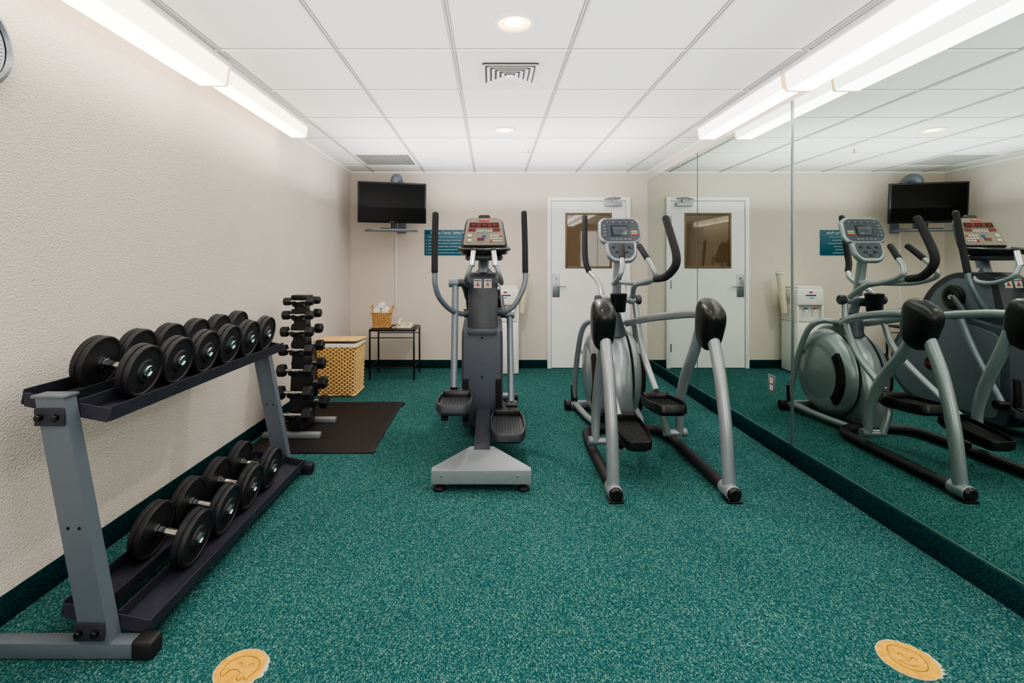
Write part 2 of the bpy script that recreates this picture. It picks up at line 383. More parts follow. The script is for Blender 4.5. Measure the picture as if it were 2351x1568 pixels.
for (y0,y1,w,zb) in ((2.89,4.08,.155,2.278),(1.67,2.885,.17,2.256),(.44,1.665,.17,2.256),(-.79,.435,.17,2.256)):
    fixture(1.757 if w<.16 else 1.768,w,y0,y1,zb,'lightR',1)
for (x,y) in ((.108,2.34),(.108,4.2),(.108,.5),(.108,-1.3)):
    r0=root("recessed_downlight",(x,y,ZC),"round recessed ceiling downlight with white trim ring, lit","ceiling light","recessed downlights")
    G().lathe([(.076,-.002),(.079,-.011),(.097,-.011),(.103,-.002),(.103,.001),(.076,.001)],(x,y,ZC),(0,0,1),'white',40).obj("trim_ring",r0)
    g=G()
    g.lathe([(.045,-.0008),(.05,-.0008),(.0505,-.0035),(.054,-.0035),(.0545,-.0008),(.062,-.0008),(.0625,-.0038),(.066,-.0038),(.0665,-.001),(.078,-.0015)],(x,y,ZC),(0,0,1),'lamp',40)
    g.lathe([(0,-.003),(.03,-.0025),(.046,-.0008)],(x,y,ZC),(0,0,1),'lampcore',40)
    g.obj("lens",r0,label="warm glowing ribbed lens")
    L=bpy.data.lights.new("downlight_lamp",'SPOT'); L.energy=26 if y>3 else 9; L.color=(1,.92,.80); L.spot_size=2.6; L.spot_blend=1; L.shadow_soft_size=.03
    lo=bpy.data.objects.new("downlight_lamp",L); COL.objects.link(lo); lo.parent=r0; lo.location=(0,0,-.04)
for (y,sy,e) in ((1.9,6.6,33),(4.9,1.8,12.5)):  # unseen upward fill lights added to brighten the ceiling, no fixture there
    L=bpy.data.lights.new("added_ceiling_fill",'AREA'); L.shape='RECTANGLE'; L.size=2.9; L.size_y=sy; L.energy=e; L.color=(1,.985,.975)
    lo=bpy.data.objects.new("added_ceiling_fill",L); COL.objects.link(lo); lo.location=(.1,y,1.9); lo.rotation_euler=(pi,0,0)
L=bpy.data.lights.new("added_front_fill",'AREA'); L.shape='RECTANGLE'; L.size=2.4; L.size_y=1.4; L.energy=15; L.color=(1,.98,.97)  # fill light added behind the camera to lift front faces
lo=bpy.data.objects.new("added_front_fill",L); COL.objects.link(lo); lo.location=(.1,-1.9,1.5); lo.rotation_euler=(pi/2,0,0)
r0=root("air_vent",(.108,2.94,ZC),"square white louvred supply air diffuser in a plain metal panel","air vent")
g=G().box((-.186,2.648,ZC-.008),(.401,3.233,ZC-.002),'panel',.002)
g.obj("panel",r0)
g=G(); cx,cy=.108,2.945
for k,h in enumerate((.160,.132,.104,.076,.048)):
    z0=ZC-.010; z1=ZC-.026; hi=h-.017
    for sx,sy in ((1,0),(-1,0),(0,1),(0,-1)):
        if sx: vs=[(cx+sx*h,cy-h,z1),(cx+sx*h,cy+h,z1),(cx+sx*hi,cy+hi,z0),(cx+sx*hi,cy-hi,z0)]
        else: vs=[(cx-h,cy+sy*h,z1),(cx+h,cy+sy*h,z1),(cx+hi,cy+sy*hi,z0),(cx-hi,cy+sy*hi,z0)]
        vs=vs+[(a,b,c+.0015) for a,b,c in vs]
        g.add(vs,[[0,1,2,3],[4,5,6,7],[0,1,5,4],[1,2,6,5],[2,3,7,6],[3,0,4,7]],'white')
g.box((cx-.02,cy-.02,ZC-.024),(cx+.02,cy+.02,ZC-.022),'white')
g.obj("louvre",r0)
G().box((cx-.158,cy-.158,ZC-.0095),(cx+.158,cy+.158,ZC-.0085),'ventdark').obj("vent_throat",r0,label="grey duct opening")
r0=root("return_air_grille",(-1.1225,5.38,ZC),"grey slatted return air grille filling one ceiling tile","air vent")
G().box((-1.41,5.095,ZC-.005),(-.835,5.665,ZC-.001),'ventdark').obj("backing",r0)
g=G()
g.box((-1.418,5.086,ZC-.012),(-.827,5.105,ZC-.004),'white'); g.box((-1.418,5.655,ZC-.012),(-.827,5.674,ZC-.004),'white')
g.box((-1.418,5.105,ZC-.012),(-1.4,5.655,ZC-.004),'white'); g.box((-.845,5.105,ZC-.012),(-.827,5.655,ZC-.004),'white')
g.obj("grille_frame",r0)
g=G()
for k in range(24):
    x=-1.39+k*.0232; g.box((x,5.105,ZC-.0095),(x+.008,5.655,ZC-.005),'grille')
g.obj("slats",r0)
r0=root("fire_sprinkler",(.353,4.77,ZC),"small chrome pendant fire sprinkler head under the ceiling","sprinkler")
G().lathe([(0,0),(.03,-.001),(.03,-.004),(.012,-.01),(.008,-.012),(.008,-.03),(0,-.03)],(.353,4.77,ZC),(0,0,1),'white').obj("escutcheon",r0)
g=G().tube([(.341,4.77,ZC-.03),(.338,4.77,ZC-.045),(.353,4.77,ZC-.06)],.002,'chrome',6); g.tube([(.365,4.77,ZC-.03),(.368,4.77,ZC-.045),(.353,4.77,ZC-.06)],.002,'chrome',6)
g.cyl((.353,4.77,ZC-.063),(.353,4.77,ZC-.06),.018,'chrome',bev=.0005); g.cyl((.353,4.77,ZC-.06),(.353,4.77,ZC-.03),.003,'redlab',n=8)
g.obj("deflector",r0)
# ---------------------------------------------------------------- door
r0=bpy.data.objects.new("door_1",None); COL.objects.link(r0); r0.location=(1.18,YB,0); ORG[r0.name]=V((1.18,YB,0)); tag(r0,"white painted door with wired-glass window and metal frame",kind="structure")
g=G(); 
g.box((.679,YB-.03,0),(.727,YB,2.079),'door',.004); g.box((1.634,YB-.03,0),(1.687,YB,2.079),'door',.004); g.box((.727,YB-.03,2.032),(1.634,YB,2.079),'door',.004)
g.obj("door_frame",r0)
g=G().box((.727,YB-.012,0),(1.634,YB-.0005,2.032),'void'); g.obj("door_gap",r0,label="dark gap around the door leaf")
g=G(); y0,y1=YB-.018,YB-.011
g.box((.732,y0,.008),(.915,y1,2.028),'door'); g.box((1.446,y0,.008),(1.630,y1,2.028),'door'); g.box((.915,y0,.008),(1.446,y1,1.235),'door'); g.box((.915,y0,1.868),(1.446,y1,2.028),'door')
slab=g.obj("door_leaf",r0)
g=G(); f=YB-.026
g.box((.897,f,1.215),(.922,y0,1.888),'bronze',.003); g.box((1.439,f,1.215),(1.464,y0,1.888),'bronze',.003); g.box((.922,f,1.215),(1.439,y0,1.24),'bronze',.003); g.box((.922,f,1.863),(1.439,y0,1.888),'bronze',.003)
g.obj("window_frame",r0,label="bronze metal vision-panel frame")
G().box((.915,YB-.0165,1.235),(1.446,YB-.0125,1.868),'wired').obj("window_pane",r0,label="wired safety glass")
g=G().box((.742,y0-.006,.865),(.83,y0,1.15),'steel',.003)
g.cyl((.79,y0-.006,1.0),(.79,y0-.045,1.0),.016,'steel'); g.tube([(.79,y0-.045,1.0),(.83,y0-.05,1.0),(.905,y0-.045,.992)],[.011,.010,.008],'steel',10); g.cyl((.79,y0-.006,1.095),(.79,y0-.014,1.095),.012,'chrome')
g.obj("lever_handle",r0,label="brushed steel lever handle on tall plate")
g=G().box((1.375,y0-.05,1.965),(1.58,y0,2.012),'silver',.008)
g.cyl((1.49,y0-.03,2.012),(1.49,y0-.03,2.045),.014,'steel'); g.box((1.36,y0-.04,2.04),(1.50,y0-.022,2.05),'silverd',.002); 
g.tube([(1.37,y0-.03,2.048),(1.46,y0-.04,2.066),(1.54,y0-.035,2.06)],.007,'silverd',8); g.box((1.50,y0-.04,2.05),(1.56,y0-.012,2.07),'silverd',.003)
g.obj("door_closer",r0,label="silver overhead door closer")
for z in (.25,1.02,1.8): G().cyl((1.632,YB-.034,z-.05),(1.632,YB-.034,z+.05),.007,'steel').obj("hinge",r0)
# ---------------------------------------------------------------- clock
CY=1.605
r0=root("wall_clock",(XL,CY,1.99),"round silver-rimmed wall clock with white face","clock")
G().lathe([(.135,0),(.16,.002),(.165,.015),(.155,.035),(.142,.04),(.135,.028)],(XL+.001,CY,1.99),(1,0,0),'silverd',48).obj("rim",r0)
G().lathe([(0,.012),(.138,.012),(.138,.02),(0,.02)],(XL+.001,CY,1.99),(1,0,0),'clockf',48).obj("clock_face",r0)
g=G()
for k in range(60):
    a=2*pi*k/60; rr=.128; ln=.012 if k%5==0 else .006
    X=Matrix.Translation((XL+.0215,CY,1.99))@Matrix.Rotation(a,4,'X'); g.box((-.0004,-.001,rr-ln),(.0004,.001,rr),'black',X=X)
for k in range(1,13):
    a=2*pi*k/12; p=(XL+.0215,CY+math.sin(a)*.1,1.99+math.cos(a)*.1-.009); g.text(str(k),.026,frame(p,(0,1,0),(0,0,1)),'black','CENTER',.0005)
g.obj("numerals",r0)
for a,ln,w in ((1.0,.06,.004),(3.6,.095,.003)):
    g=G(); X=Matrix.Translation((XL+.024,CY,1.99))@Matrix.Rotation(-a,4,'X'); g.box((-.0006,-w,-.01),(.0006,w,ln),'black',X=X)
    g.obj("clock_hand",r0)
# ---------------------------------------------------------------- dumbbell rack
A=math.radians(11)
def chan(cx,fz,y0,y1):
    g=G(); ca,sa=math.cos(A),math.sin(A)
    U=[(-.059,.05),(-.059,0),(.059,0),(.059,.05),(.055,.05),(.055,.004),(-.055,.004),(-.055,.05)]
    f=lambda x,z:(cx+x*ca+z*sa,fz-.004-x*sa+z*ca)
    g.prism([f(*p) for p in U],y0,y1,'rail','Y')
    for e in ((y0-.001,y0+.004),(y1-.004,y1+.001)): g.prism([f(-.0595,.04),f(-.045,-.005),f(.05,-.005),f(.0595,.04)],e[0],e[1],'rail','Y')
    return g
r0=root("dumbbell_rack",(-1.37,2.32,0),"two-tier silver and charcoal steel dumbbell rack along the wall","dumbbell rack")
for (ya,yb) in ((1.59,1.64),(3.0,3.05)):
    G().box((-1.64,ya,.004),(-1.14,yb,.054),'rack',.004).obj("foot_bar",r0)
    for (xa,xb) in ((-1.69,-1.64),(-1.145,-1.075)): G().box((xa,ya-.005,0),(xb,yb+.005,.062),'blackm',.012,seg=3).obj("foot_cap",r0,label="black rubber foot cap")
    g=G(); 
    secs=[]
    for (xc,z) in ((-1.256,.052),(-1.405,.835)): secs.append([(xc-.045,ya,z),(xc+.045,ya,z),(xc+.045,yb,z),(xc-.045,yb,z)])
    g.loft(secs,'rack'); g.box((-1.462,ya-.004,.832),(-1.352,yb+.006,.842),'rack',.003)
    for z,o in ((.42,0),(.42,1)):
        xc=-1.256-.149*((z-.052)/.783)
        yy=ya-.0006
        g.cyl((xc-.018+.036*o,yy,z),(xc-.018+.036*o,yy+.002,z),.0055,'void',n=12,bev=0.0001)
    g.obj("upright_post",r0)
    for (xc,z) in ((-1.395,.775),(-1.27,.095)):
        g=G().box((xc-.05,ya-.009,z-.028),(xc+.045,ya-.001,z+.028),'rail',.003)
        for dx in (-.03,.022): g.cyl((xc+dx,ya-.024,z),(xc+dx,ya-.006,z),.011,'black',n=6); 
        g.obj("bolt_bracket",r0,label="dark bracket plate with two bolts")
for (cx,fz) in ((-1.31,.758),(-1.488,.793),(-1.178,.064),(-1.356,.099)):
    chan(cx,fz,1.645,2.995).obj("shelf_rail",r0,label="dark angled channel rail")
def dumbbell(r,sc,loc,label,group):
    q=root("dumbbell",loc,label,"dumbbell",group)
    c=loc
    for k in (-1,1):
        P=[(0,.060),(.02,.060),(.03,.063),(r*.86,.063),(r*.88,.060),(r*.97,.060),(r,.064),(r,.078),(r*.97,.082),(r*.93,.083),(r*.93,.087),(r*.95,.087),(r*.975,.090),(r*.975,.103),(r*.95,.107),(r*.87,.107),(r*.83,.102),(r*.45,.102),(r*.40,.110),(.03,.111),(.026,.111),(.0,.111)]
        G().lathe([(a,b) for a,b in P],c,(k,0,0),'iron',48).obj("weight_head",q,label="stacked black iron plates")
        G().lathe([(.014,.110),(.024,.110),(.024,.116),(.020,.119),(.016,.119),(.013,.113),(0,.113)],c,(k,0,0),'chrome',24).obj("end_ring",q,label="chrome end ring")
    G().lathe([(0,-.061),(.022,-.061),(.022,-.052),(.0165,-.050),(.0150,0),(.0165,.050),(.022,.052),(.022,.061),(0,.061)],c,(1,0,0),'chrome',24).obj("handle",q,label="chrome handle")
    return q
d1=dumbbell(.1,1,(-1.399,1.88,.878),"round black iron plate dumbbell with chrome handle, upper tier","round dumbbells on the upper tier")
d1.rotation_euler=(0,A,0)
for k,y in enumerate((2.086,2.291,2.496,2.70,2.902)): dup(d1,(-1.399,y,.878),(0,A,0))
d2=dumbbell(.108,1,(-1.267,1.99,.193),"large round black iron plate dumbbell with chrome handle, lower tier","round dumbbells on the lower tier")
d2.rotation_euler=(0,A,0)
for k,y in enumerate((2.22,2.445,2.67)): dup(d2,(-1.267,y,.193),(0,A,0))
# ---------------------------------------------------------------- hex dumbbell tower
r0=root("dumbbell_tree",(-1.43,3.8,.008),"black upright dumbbell tree with silver base bars on the rubber mat","dumbbell rack")
for y in (3.625,3.985):
    G().box((-1.65,y-.025,.008),(-1.235,y+.025,.046),'silver',.006).obj("base_bar",r0)
g=G().box((-1.465,3.65,.02),(-1.395,3.96,.05),'black',.004)
g.obj("base_beam",r0)
rowz=[.985,.885,.765,.632,.487,.330,.175]
def fy(z): return 3.72-(1-z)*.135
def by(z): return 3.86+(1-z)*.135
g=G(); secs=[]
for z in (.05,1.0): secs.append([(-1.475,fy(z)+.045,z),(-1.385,fy(z)+.045,z),(-1.385,by(z)-.045,z),(-1.475,by(z)-.045,z)])
g.loft(secs,'black'); g.box((-1.50,3.745,.995),(-1.36,3.835,1.03),'black',.008)
g.obj("tree_column",r0)
for z in rowz:
    for yy,s in ((fy(z),1),(by(z),-1)):
        for x in (-1.465,-1.395):
            g=G()
            g.prism([(yy+s*.05,z-.055),(yy+s*.0,z-.04),(yy-s*.03,z-.025),(yy-s*.032,z+.002),(yy-s*.022,z+.002),(yy-s*.018,z-.018),(yy+s*.018,z-.018),(yy+s*.022,z+.01),(yy+s*.05,z+.012)],x-.006,x+.006,'black','X')
            g.obj("cradle",r0)
def hexd(loc):
    q=root("hex_dumbbell",loc,"small black rubber hex dumbbell with chrome handle on the tree","dumbbell","hex dumbbells on the tree")
    c=V(loc)
    for s in (-1,1):
        G().lathe([(0,.066),(.032,.066),(.046,.074),(.046,.116),(.034,.127),(.018,.127),(.016,.124),(0,.124)],c,(s,0,0),'blackm',6,X=Matrix.Translation(c)@Matrix.Rotation(pi/6,4,'X')@Matrix.Translation(-c)).obj("hex_head",q,smooth=20)
    G().lathe([(0,-.067),(.016,-.067),(.016,-.058),(.0115,-.053),(.014,0),(.0115,.053),(.016,.058),(.016,.067),(0,.067)],c,(1,0,0),'chrome',20).obj("handle",q,label="chrome handle")
    return q
h0=None
for k,z in enumerate(rowz):
    s=.70+.085*k
    for yy in (fy(z),by(z)):
        sx=.86+.035*k
        if h0 is None: h0=hexd((-1.43,yy,z)); h0.scale=(sx,s,s)
        else: dup(h0,(-1.43,yy,z),scale=(sx,s,s))
g=G(); poly=[]
def zig(a,b,n,amp):
    a=V(a);b=V(b);d=(b-a);nn=V((-d.y,d.x)).normalized(); o=[]
    for i in range(n):
        for t,h in ((.1,0),(.2,1),(.5,1),(.6,0)):
            o.append(tuple(a+d*((i+t)/n)+nn*(-amp*h)))
    return o
poly=[(-1.66,3.33),(-.79,3.33)]+[(-.775,3.36)]+[(-.79,3.40),(-.80,4.40)]+zig((-.80,4.42),(-.80,4.56),3,.02)+[(-.80,4.56)]+zig((-.82,4.56),(-1.2,4.56),7,.02)+[(-1.66,4.56)]
g.prism(poly,.0005,.0085,'mat','Z')
for k in range(48):
    y=3.35+k*.025
    g.box((-1.64,y,.0085),(-.82,y+.008,.0095),'mat')
g.obj("floor_mat",label="black textured rubber floor mat with interlocking edge",cat="mat",smooth=20)
# ---------------------------------------------------------------- hamper
r0=root("laundry_hamper",(-1.47,4.94,0),"honey-coloured wicker hamper with lid and white liner","hamper")
def sqr(cx,cy,hx,hy,h,z0,taper,rad=.03):
    base=rpoly([(hx,-hy),(hx,hy),(-hx,hy),(-hx,-hy)],rad,6)
    P=[V(p) for p in base]; L=[0]
    for i in range(len(P)): L.append(L[-1]+(P[(i+1)%len(P)]-P[i]).length)
    def fn(u,v):
        t=(u%1)*L[-1]; i=0
        while L[i+1]<t: i+=1
        a=P[i];b=P[(i+1)%len(P)]; q=a.lerp(b,(t-L[i])/max(1e-9,L[i+1]-L[i])); d=(b-a).normalized(); n=V((d.y,-d.x,0))
        k=1-taper*(1-v)
        return (cx+q.x*k,cy+q.y*k,z0+h*v),n
    return fn
hc=(-1.475,4.935)
g=G().wick(sqr(hc[0],hc[1],.183,.183,.46,.015,.07),52,25,.014,'wicker'); 
g.box((hc[0]-.165,hc[1]-.165,.004),(hc[0]+.165,hc[1]+.165,.03),'wicker',.005)
for z,k in ((.015,.93),(.475,1.0)):
    g.tube([ (hc[0]+p[0]*k,hc[1]+p[1]*k,z) for p in rpoly([(.19,-.19),(.19,.19),(-.19,.19),(-.19,-.19)],.03,4)]+[(hc[0]+.19*k,hc[1]-.16*k,z)],.011,'wicker',8,1)
g.obj("hamper_body",r0,smooth=60)
G().prism(rpoly([(hc[0]-.194,hc[1]-.194),(hc[0]+.194,hc[1]-.194),(hc[0]+.194,hc[1]+.194),(hc[0]-.194,hc[1]+.194)],.03),.472,.508,'cloth','Z',.006).obj("liner",r0,label="white fabric liner folded over the rim")
g=G()
X=Matrix.Translation((hc[0],hc[1]+.19,.51))@Matrix.Rotation(math.radians(-3),4,'X')@Matrix.Translation((-hc[0],-(hc[1]+.19),-.508))
g.prism(rpoly([(hc[0]-.2,hc[1]-.2),(hc[0]+.2,hc[1]-.2),(hc[0]+.2,hc[1]+.2),(hc[0]-.2,hc[1]+.2)],.03),.508,.52,'wicker','Z',.004,X=X)
for i in range(18):
    for j in range(12):
        x=hc[0]-.19+i*.0212; y=hc[1]-.19+(j+ .5*(i%2))*.0315
        g.sell((x+.01,y+.012,.521),(.0105,.0145,.006),1,'wicker',nu=6,nv=4,X=X)
g.tube([tuple(X@V((hc[0]+p[0],hc[1]+p[1],.516))) for p in rpoly([(.2,-.2),(.2,.2),(-.2,.2),(-.2,-.2)],.03,4)]+[tuple(X@V((hc[0]+.2,hc[1]-.17,.516)))],.009,'wicker',8,1)
g.obj("lid",r0)
# ---------------------------------------------------------------- side table
r0=root("side_table",(-1.085,5.68,0),"small black metal side table with dark slate top","table")
x0,x1,y0,y1=-1.335,-.835,5.46,5.90
g=G().box((x0+.012,y0+.012,.538),(x1-.012,y1-.012,.552),'tabletop',.002); g.obj("table_top",r0)
g=G()
for a,b in (((x0,y0,.53),(x1,y0+.014,.553)),((x0,y1-.014,.53),(x1,y1,.553)),((x0,y0,.53),(x0+.014,y1,.553)),((x1-.014,y0,.53),(x1,y1,.553))): g.box(a,b,'black',.002)
for a,b in (((x0+.015,y0+.002,.455),(x1-.015,y0+.012,.465)),((x0+.015,y1-.012,.455),(x1-.015,y1-.002,.465))): g.box(a,b,'black',.001)
g.obj("table_frame",r0)
for x in (x0,x1-.018):
    for y in (y0,y1-.018): G().box((x,y,0),(x+.018,y+.018,.532),'black',.002).obj("leg",r0)
g=G()
for a,b in (((x0+.018,y0+.004,.13),(x1-.018,y0+.014,.14)),((x0+.018,y1-.014,.13),(x1-.018,y1-.004,.14)),((x0+.004,y0+.018,.13),(x0+.014,y1-.018,.14)),((x1-.014,y0+.018,.13),(x1-.004,y1-.018,.14))): g.box(a,b,'black',.001)
W=x1-x0-.02; D=y1-y0-.02
for sgn in (1,-1):
    for off in (-.5,0,.5):
        ax,ay=x0+.01,y0+.01
        p=[];
        for t in [i/200 for i in range(201)]:
            xx=t; yy=(t+off) if sgn>0 else (1-t+off)
            if 0<=yy<=1: p.append((ax+xx*W,ay+yy*D,.135))
        if len(p)>2: g.tube([p[0],p[-1]],.004,'black',6,1)
g.obj("lattice_stretcher",r0)
bx,by_=-1.235,5.66
r1=root("towel_basket",(bx,by_,.553),"small square wicker basket holding rolled white towels on the side table","basket")
g=G().wick(sqr(bx,by_,.096,.096,.165,.558,.12,.02),32,12,.007,'wicker2'); g.box((bx-.083,by_-.083,.554),(bx+.083,by_+.083,.565),'wicker2',.003)
for z,k in ((.562,.9),(.722,1.04)):
    g.tube([(bx+p[0]*k,by_+p[1]*k,z) for p in rpoly([(.1,-.1),(.1,.1),(-.1,.1),(-.1,-.1)],.02,4)]+[(bx+.1*k,by_-.08*k,z)],.008,'wicker2',8,1)
g.obj("basket_body",r1)
for s in (-1,1):
    g=G().tube([(bx+s*.1,by_-.05,.722),(bx+s*.115,by_-.045,.775),(bx+s*.118,by_,.80),(bx+s*.115,by_+.045,.775),(bx+s*.1,by_+.05,.722)],.007,'wicker2',8); g.obj("handle",r1)
for k,(dx,dy,dz,rx) in enumerate(((-.044,-.0,.742,.041),(.044,.0,.742,.041),(.0,-.0,.802,.032))):
    g=G(); c=V((bx+dx,by_+dy,dz)); 
    g.lathe([(0,-.064),(rx*.3,-.066),(rx*.5,-.064),(rx*.62,-.068),(rx*.8,-.064),(rx*.92,-.066),(rx,-.055),(rx*.97,0),(rx,.055),(rx*.9,.065),(rx*.5,.069),(0,.07)],c,(0,1,0),'cloth',22)
    g.obj("rolled_towel",label="rolled white towel tucked in the wicker basket",cat="towel",group="rolled towels in the basket",smooth=60)
px_,py_=-.975,5.66
r1=root("telephone",(px_,py_,.553),"cream corded desk telephone on the side table","telephone")
g=G().prism([(py_-.1,.554),(py_+.1,.554),(py_+.1,.60),(py_+.06,.605),(py_-.1,.575)],px_-.085,px_+.085,'cream','X',.004); g.obj("telephone_base",r1)
g=G().tube([(px_-.055,py_-.085,.60),(px_-.055,py_-.05,.622),(px_-.055,py_+.05,.64),(px_-.055,py_+.09,.625)],[.024,.016,.016,.024],'cream',12,round_end=True); g.obj("handset",r1)
g=G(); X=frame((px_+.03,py_-.03,.593),(1,0,0),(0,1,.2))
for i in range(3):
    for j in range(4): g.box((-.03+i*.022,-.04+j*.022,-.002),(-.014+i*.022,-.026+j*.022,.004),'btn',.001,X=X)
g.obj("keypad",r1)
g=G().tube([(px_-.055,py_-.10,.59),(px_-.10,py_-.12,.561),(px_-.13,py_-.08,.559),(px_-.12,py_-.02,.559),(px_-.086,py_+.02,.565)],.004,'cream',8); g.obj("cord",r1)
# ---------------------------------------------------------------- television on wall mount
tx,ty,tz=-1.115,5.68,1.957
r0=root("television_wall_mount",(tx,YB,1.66),"blue-grey metal swivel wall mount with small shelf under the television","wall mount")
g=G().box((tx-.02,YB-.025,1.64),(tx+.08,YB-.0,2.20),'bluegrey',.006); g.obj("wall_plate",r0)
g=G().tube([(tx+.04,YB-.03,1.675),(tx+.03,5.92,1.67),(tx+.0,5.85,1.665)],.014,'bluegrey',12)
g.tube([(tx+.03,YB-.03,2.1),(tx+.03,5.97,2.2),(tx+.02,5.87,2.265),(tx+.01,5.79,2.25),(tx+.0,5.77,2.19),(tx,5.80,1.9),(tx,5.83,1.68)],[.045,.045,.052,.052,.045,.022,.02],'bluegrey',14)
g.obj("swivel_arm",r0)
X=Matrix.Translation((tx-.03,5.68,1.655))@Matrix.Rotation(math.radians(10),4,'Z')
g=G(); sh=rpoly([(-.30,.12),(-.22,-.12),(.24,-.12),(.32,.12)],.03,4)
g.prism(sh,-.016,0.002,'bluegrey','Z',.003,X=X); g.obj("shelf",r0)
r1=root("television",(tx,ty,1.658),"flat black widescreen television, switched off, on the wall shelf","television")
X=Matrix.Translation((tx,ty-.03,tz))@Matrix.Rotation(math.radians(14),4,'Z')@Matrix.Rotation(math.radians(4),4,'X')
g=G(); w,h=.38,.228
g.box((-w,-.012,-h),(w,.03,h),'black',.006,X=X); g.box((-.28,.03,-.17),(.28,.06,.13),'black',.015,X=X); g.obj("bezel",r1)
G().box((-w+.018,-.0135,-h+.028),(w-.018,-.0125,h-.018),'screen',X=X).obj("screen",r1)
G().text("SAMSUNG",.012,X@frame((0,-.0135,-h+.009),(1,0,0),(0,0,1)),'silver','CENTER').obj("maker_lettering",r1,label="small silver lettering")
g=G().prism(rpoly([(-.14,-.09),(.14,-.09),(.14,.07),(-.14,.07)],.04,4),1.6585,1.668,'black','Z',.003,X=Matrix.Translation((tx,ty,0))@Matrix.Rotation(math.radians(12),4,'Z'))
g.cyl((tx,ty,1.665),(tx,ty,1.75),.022,'black'); g.obj("stand",r1)
G().box((-1.168,YB-.014,.727),(-1.150,YB,1.64),'white',.003).obj("cable_raceway",label="thin white vertical cable raceway on the wall",cat="cable cover")
# ---------------------------------------------------------------- sign
r0=root("safety_rules_sign",(-.5,YB,1.37),"teal fitness center rules sign with white lettering","sign")
G().box((-.812,YB-.01,1.374),(-.19,YB-.001,1.681),'sign',.002).obj("sign_board",r0)
g=G(); F=lambda x,z: frame((x,YB-.0108,z),(1,0,0),(0,0,1))
g.text("Fitness Center Safety Rules",.043,F(-.50,1.634),'signtext','CENTER',.0002)
for k,t in enumerate(["1.  This facility is not supervised; use equipment at your own risk.","2.  You are responsible for knowing your physical limitations.","3.  Wet clothing, spills or bare feet are prohibited in Fitness Center.","4.  Please keep all breakable objects out of Fitness Center.","5.  Alcoholic beverages are prohibited in Fitness Center.","6.  Unsupervised use of this facility by children is prohibited."]):
    g.text(t,.0185,F(-.79,1.59-.0385*k),'signtext','LEFT',.0001)
g.box((-.80,YB-.0112,1.618),(-.2,YB-.0102,1.6195),'signtext')
g.obj("lettering",r0)
# ---------------------------------------------------------------- water dispenser
wx=.16; ya=5.72; yb=6.05
r0=root("water_dispenser",(wx,5.88,0),"off-white floor-standing water dispenser with two taps by the wall","water dispenser")
g=G().box((wx-.155,ya,.004),(wx+.155,yb,.60),'offwhite',.02,seg=3); g.box((wx-.155,ya+.06,.60),(wx+.155,yb,.80),'offwhite',.01); g.box((wx-.155,ya,.79),(wx+.155,yb,.985),'offwhite',.02,seg=3)
g.box((wx-.155,ya+.01,.60),(wx-.13,ya+.08,.80),'offwhite'); g.box((wx+.13,ya+.01,.60),(wx+.155,ya+.08,.80),'offwhite')
g.obj("cabinet",r0)
G().box((wx-.14,ya+.02,.985),(wx+.14,yb-.01,1.01),'offwhite',.01).obj("lid",r0)
G().box((wx-.125,ya-.004,.04),(wx+.125,ya+.001,.55),'offwhite',.002).obj("front_panel",r0)
G().box((wx-.12,ya+.005,.60),(wx+.12,ya+.06,.612),'grille',.002).obj("drip_tray",r0,label="grey drip tray")
for dx,mm in ((-.05,'redlab'),(.05,'blue')):
    g=G().tube([(wx+dx,ya+.06,.75),(wx+dx,ya+.01,.75),(wx+dx,ya-.0,.72)],.011,'offwhite',10); g.box((wx+dx-.012,ya-.012,.752),(wx+dx+.012,ya+.03,.764),mm,.003); g.obj("tap",r0)
g=G().box((wx-.06,ya-.0015,.90),(wx+.06,ya-.0005,.915),'blue'); g.box((wx-.04,ya-.0015,.875),(wx+.02,ya-.0005,.882),'blue'); g.box((wx-.02,ya-.0015,.935),(wx+.02,ya-.0005,.95),'redlab'); g.obj("label_strip",r0,label="small blue and red label marks")
r0=root("cup_dispenser",(wx+.2,5.9,.68),"long cream tubular paper cup dispenser tilted beside the water dispenser","cup dispenser")
g=G().cyl((wx+.195,5.9,.69),(wx+.255,5.9,1.17),.034,'cream',.042,n=24); g.lathe([(.043,0),(.048,.004),(.048,.02),(.043,.024)],(wx+.2525,5.9,1.15),(.125,0,1),'offwhite',24); g.obj("tube_body",r0)
G().box((wx+.152,5.87,.86),(wx+.18,5.93,.93),'grille',.003).obj("bracket",r0)
# ---------------------------------------------------------------- elliptical A (dark shroud)
cx=-.056
r0=root("elliptical_trainer",(cx,3.7,0),"dark grey elliptical trainer with bronze console and tall grips, no user","elliptical trainer")
def P(o,y,z): return (cx+o,y,z)
g=G()
pl=[(-.276,2.765),(.276,2.765),(.276,2.80),(.07,3.03),(-.07,3.03),(-.276,2.80)]
g.prism([(cx+a,b) for a,b in pl],.045,.122,'silver','Z',.003)
lo=[P(-.276,2.765,.122),P(.276,2.765,.122),P(.276,2.80,.124),P(.07,3.03,.16),P(-.07,3.03,.16),P(-.276,2.80,.124)]
g.add(lo,[[0,1,2,5],[5,2,3,4]],'silver')
for x in (-.22,.2): g.cyl(P(x,2.7645,.09),P(x,2.7615,.09),.006,'chrome',n=10,bev=.0005)
g.obj("rear_base",r0,label="grey trapezoid steel rear base cover")
for x in (-.235,.235):
    G().lathe([(0,0),(.030,0),(.036,.006),(.036,.016),(.026,.024),(.012,.028),(.012,.046),(0,.046)],P(x,2.80,0),(0,0,1),'blackm').obj("levelling_foot",r0,label="black levelling foot")
g=G().loft([[P(-.048,y,z-.04),P(.048,y,z-.04),P(.048,y,z+.04),P(-.048,y,z+.04)] for (y,z) in ((2.99,.115),(3.25,.15),(3.62,.20))],'dgrey2'); g.obj("frame_neck",r0)
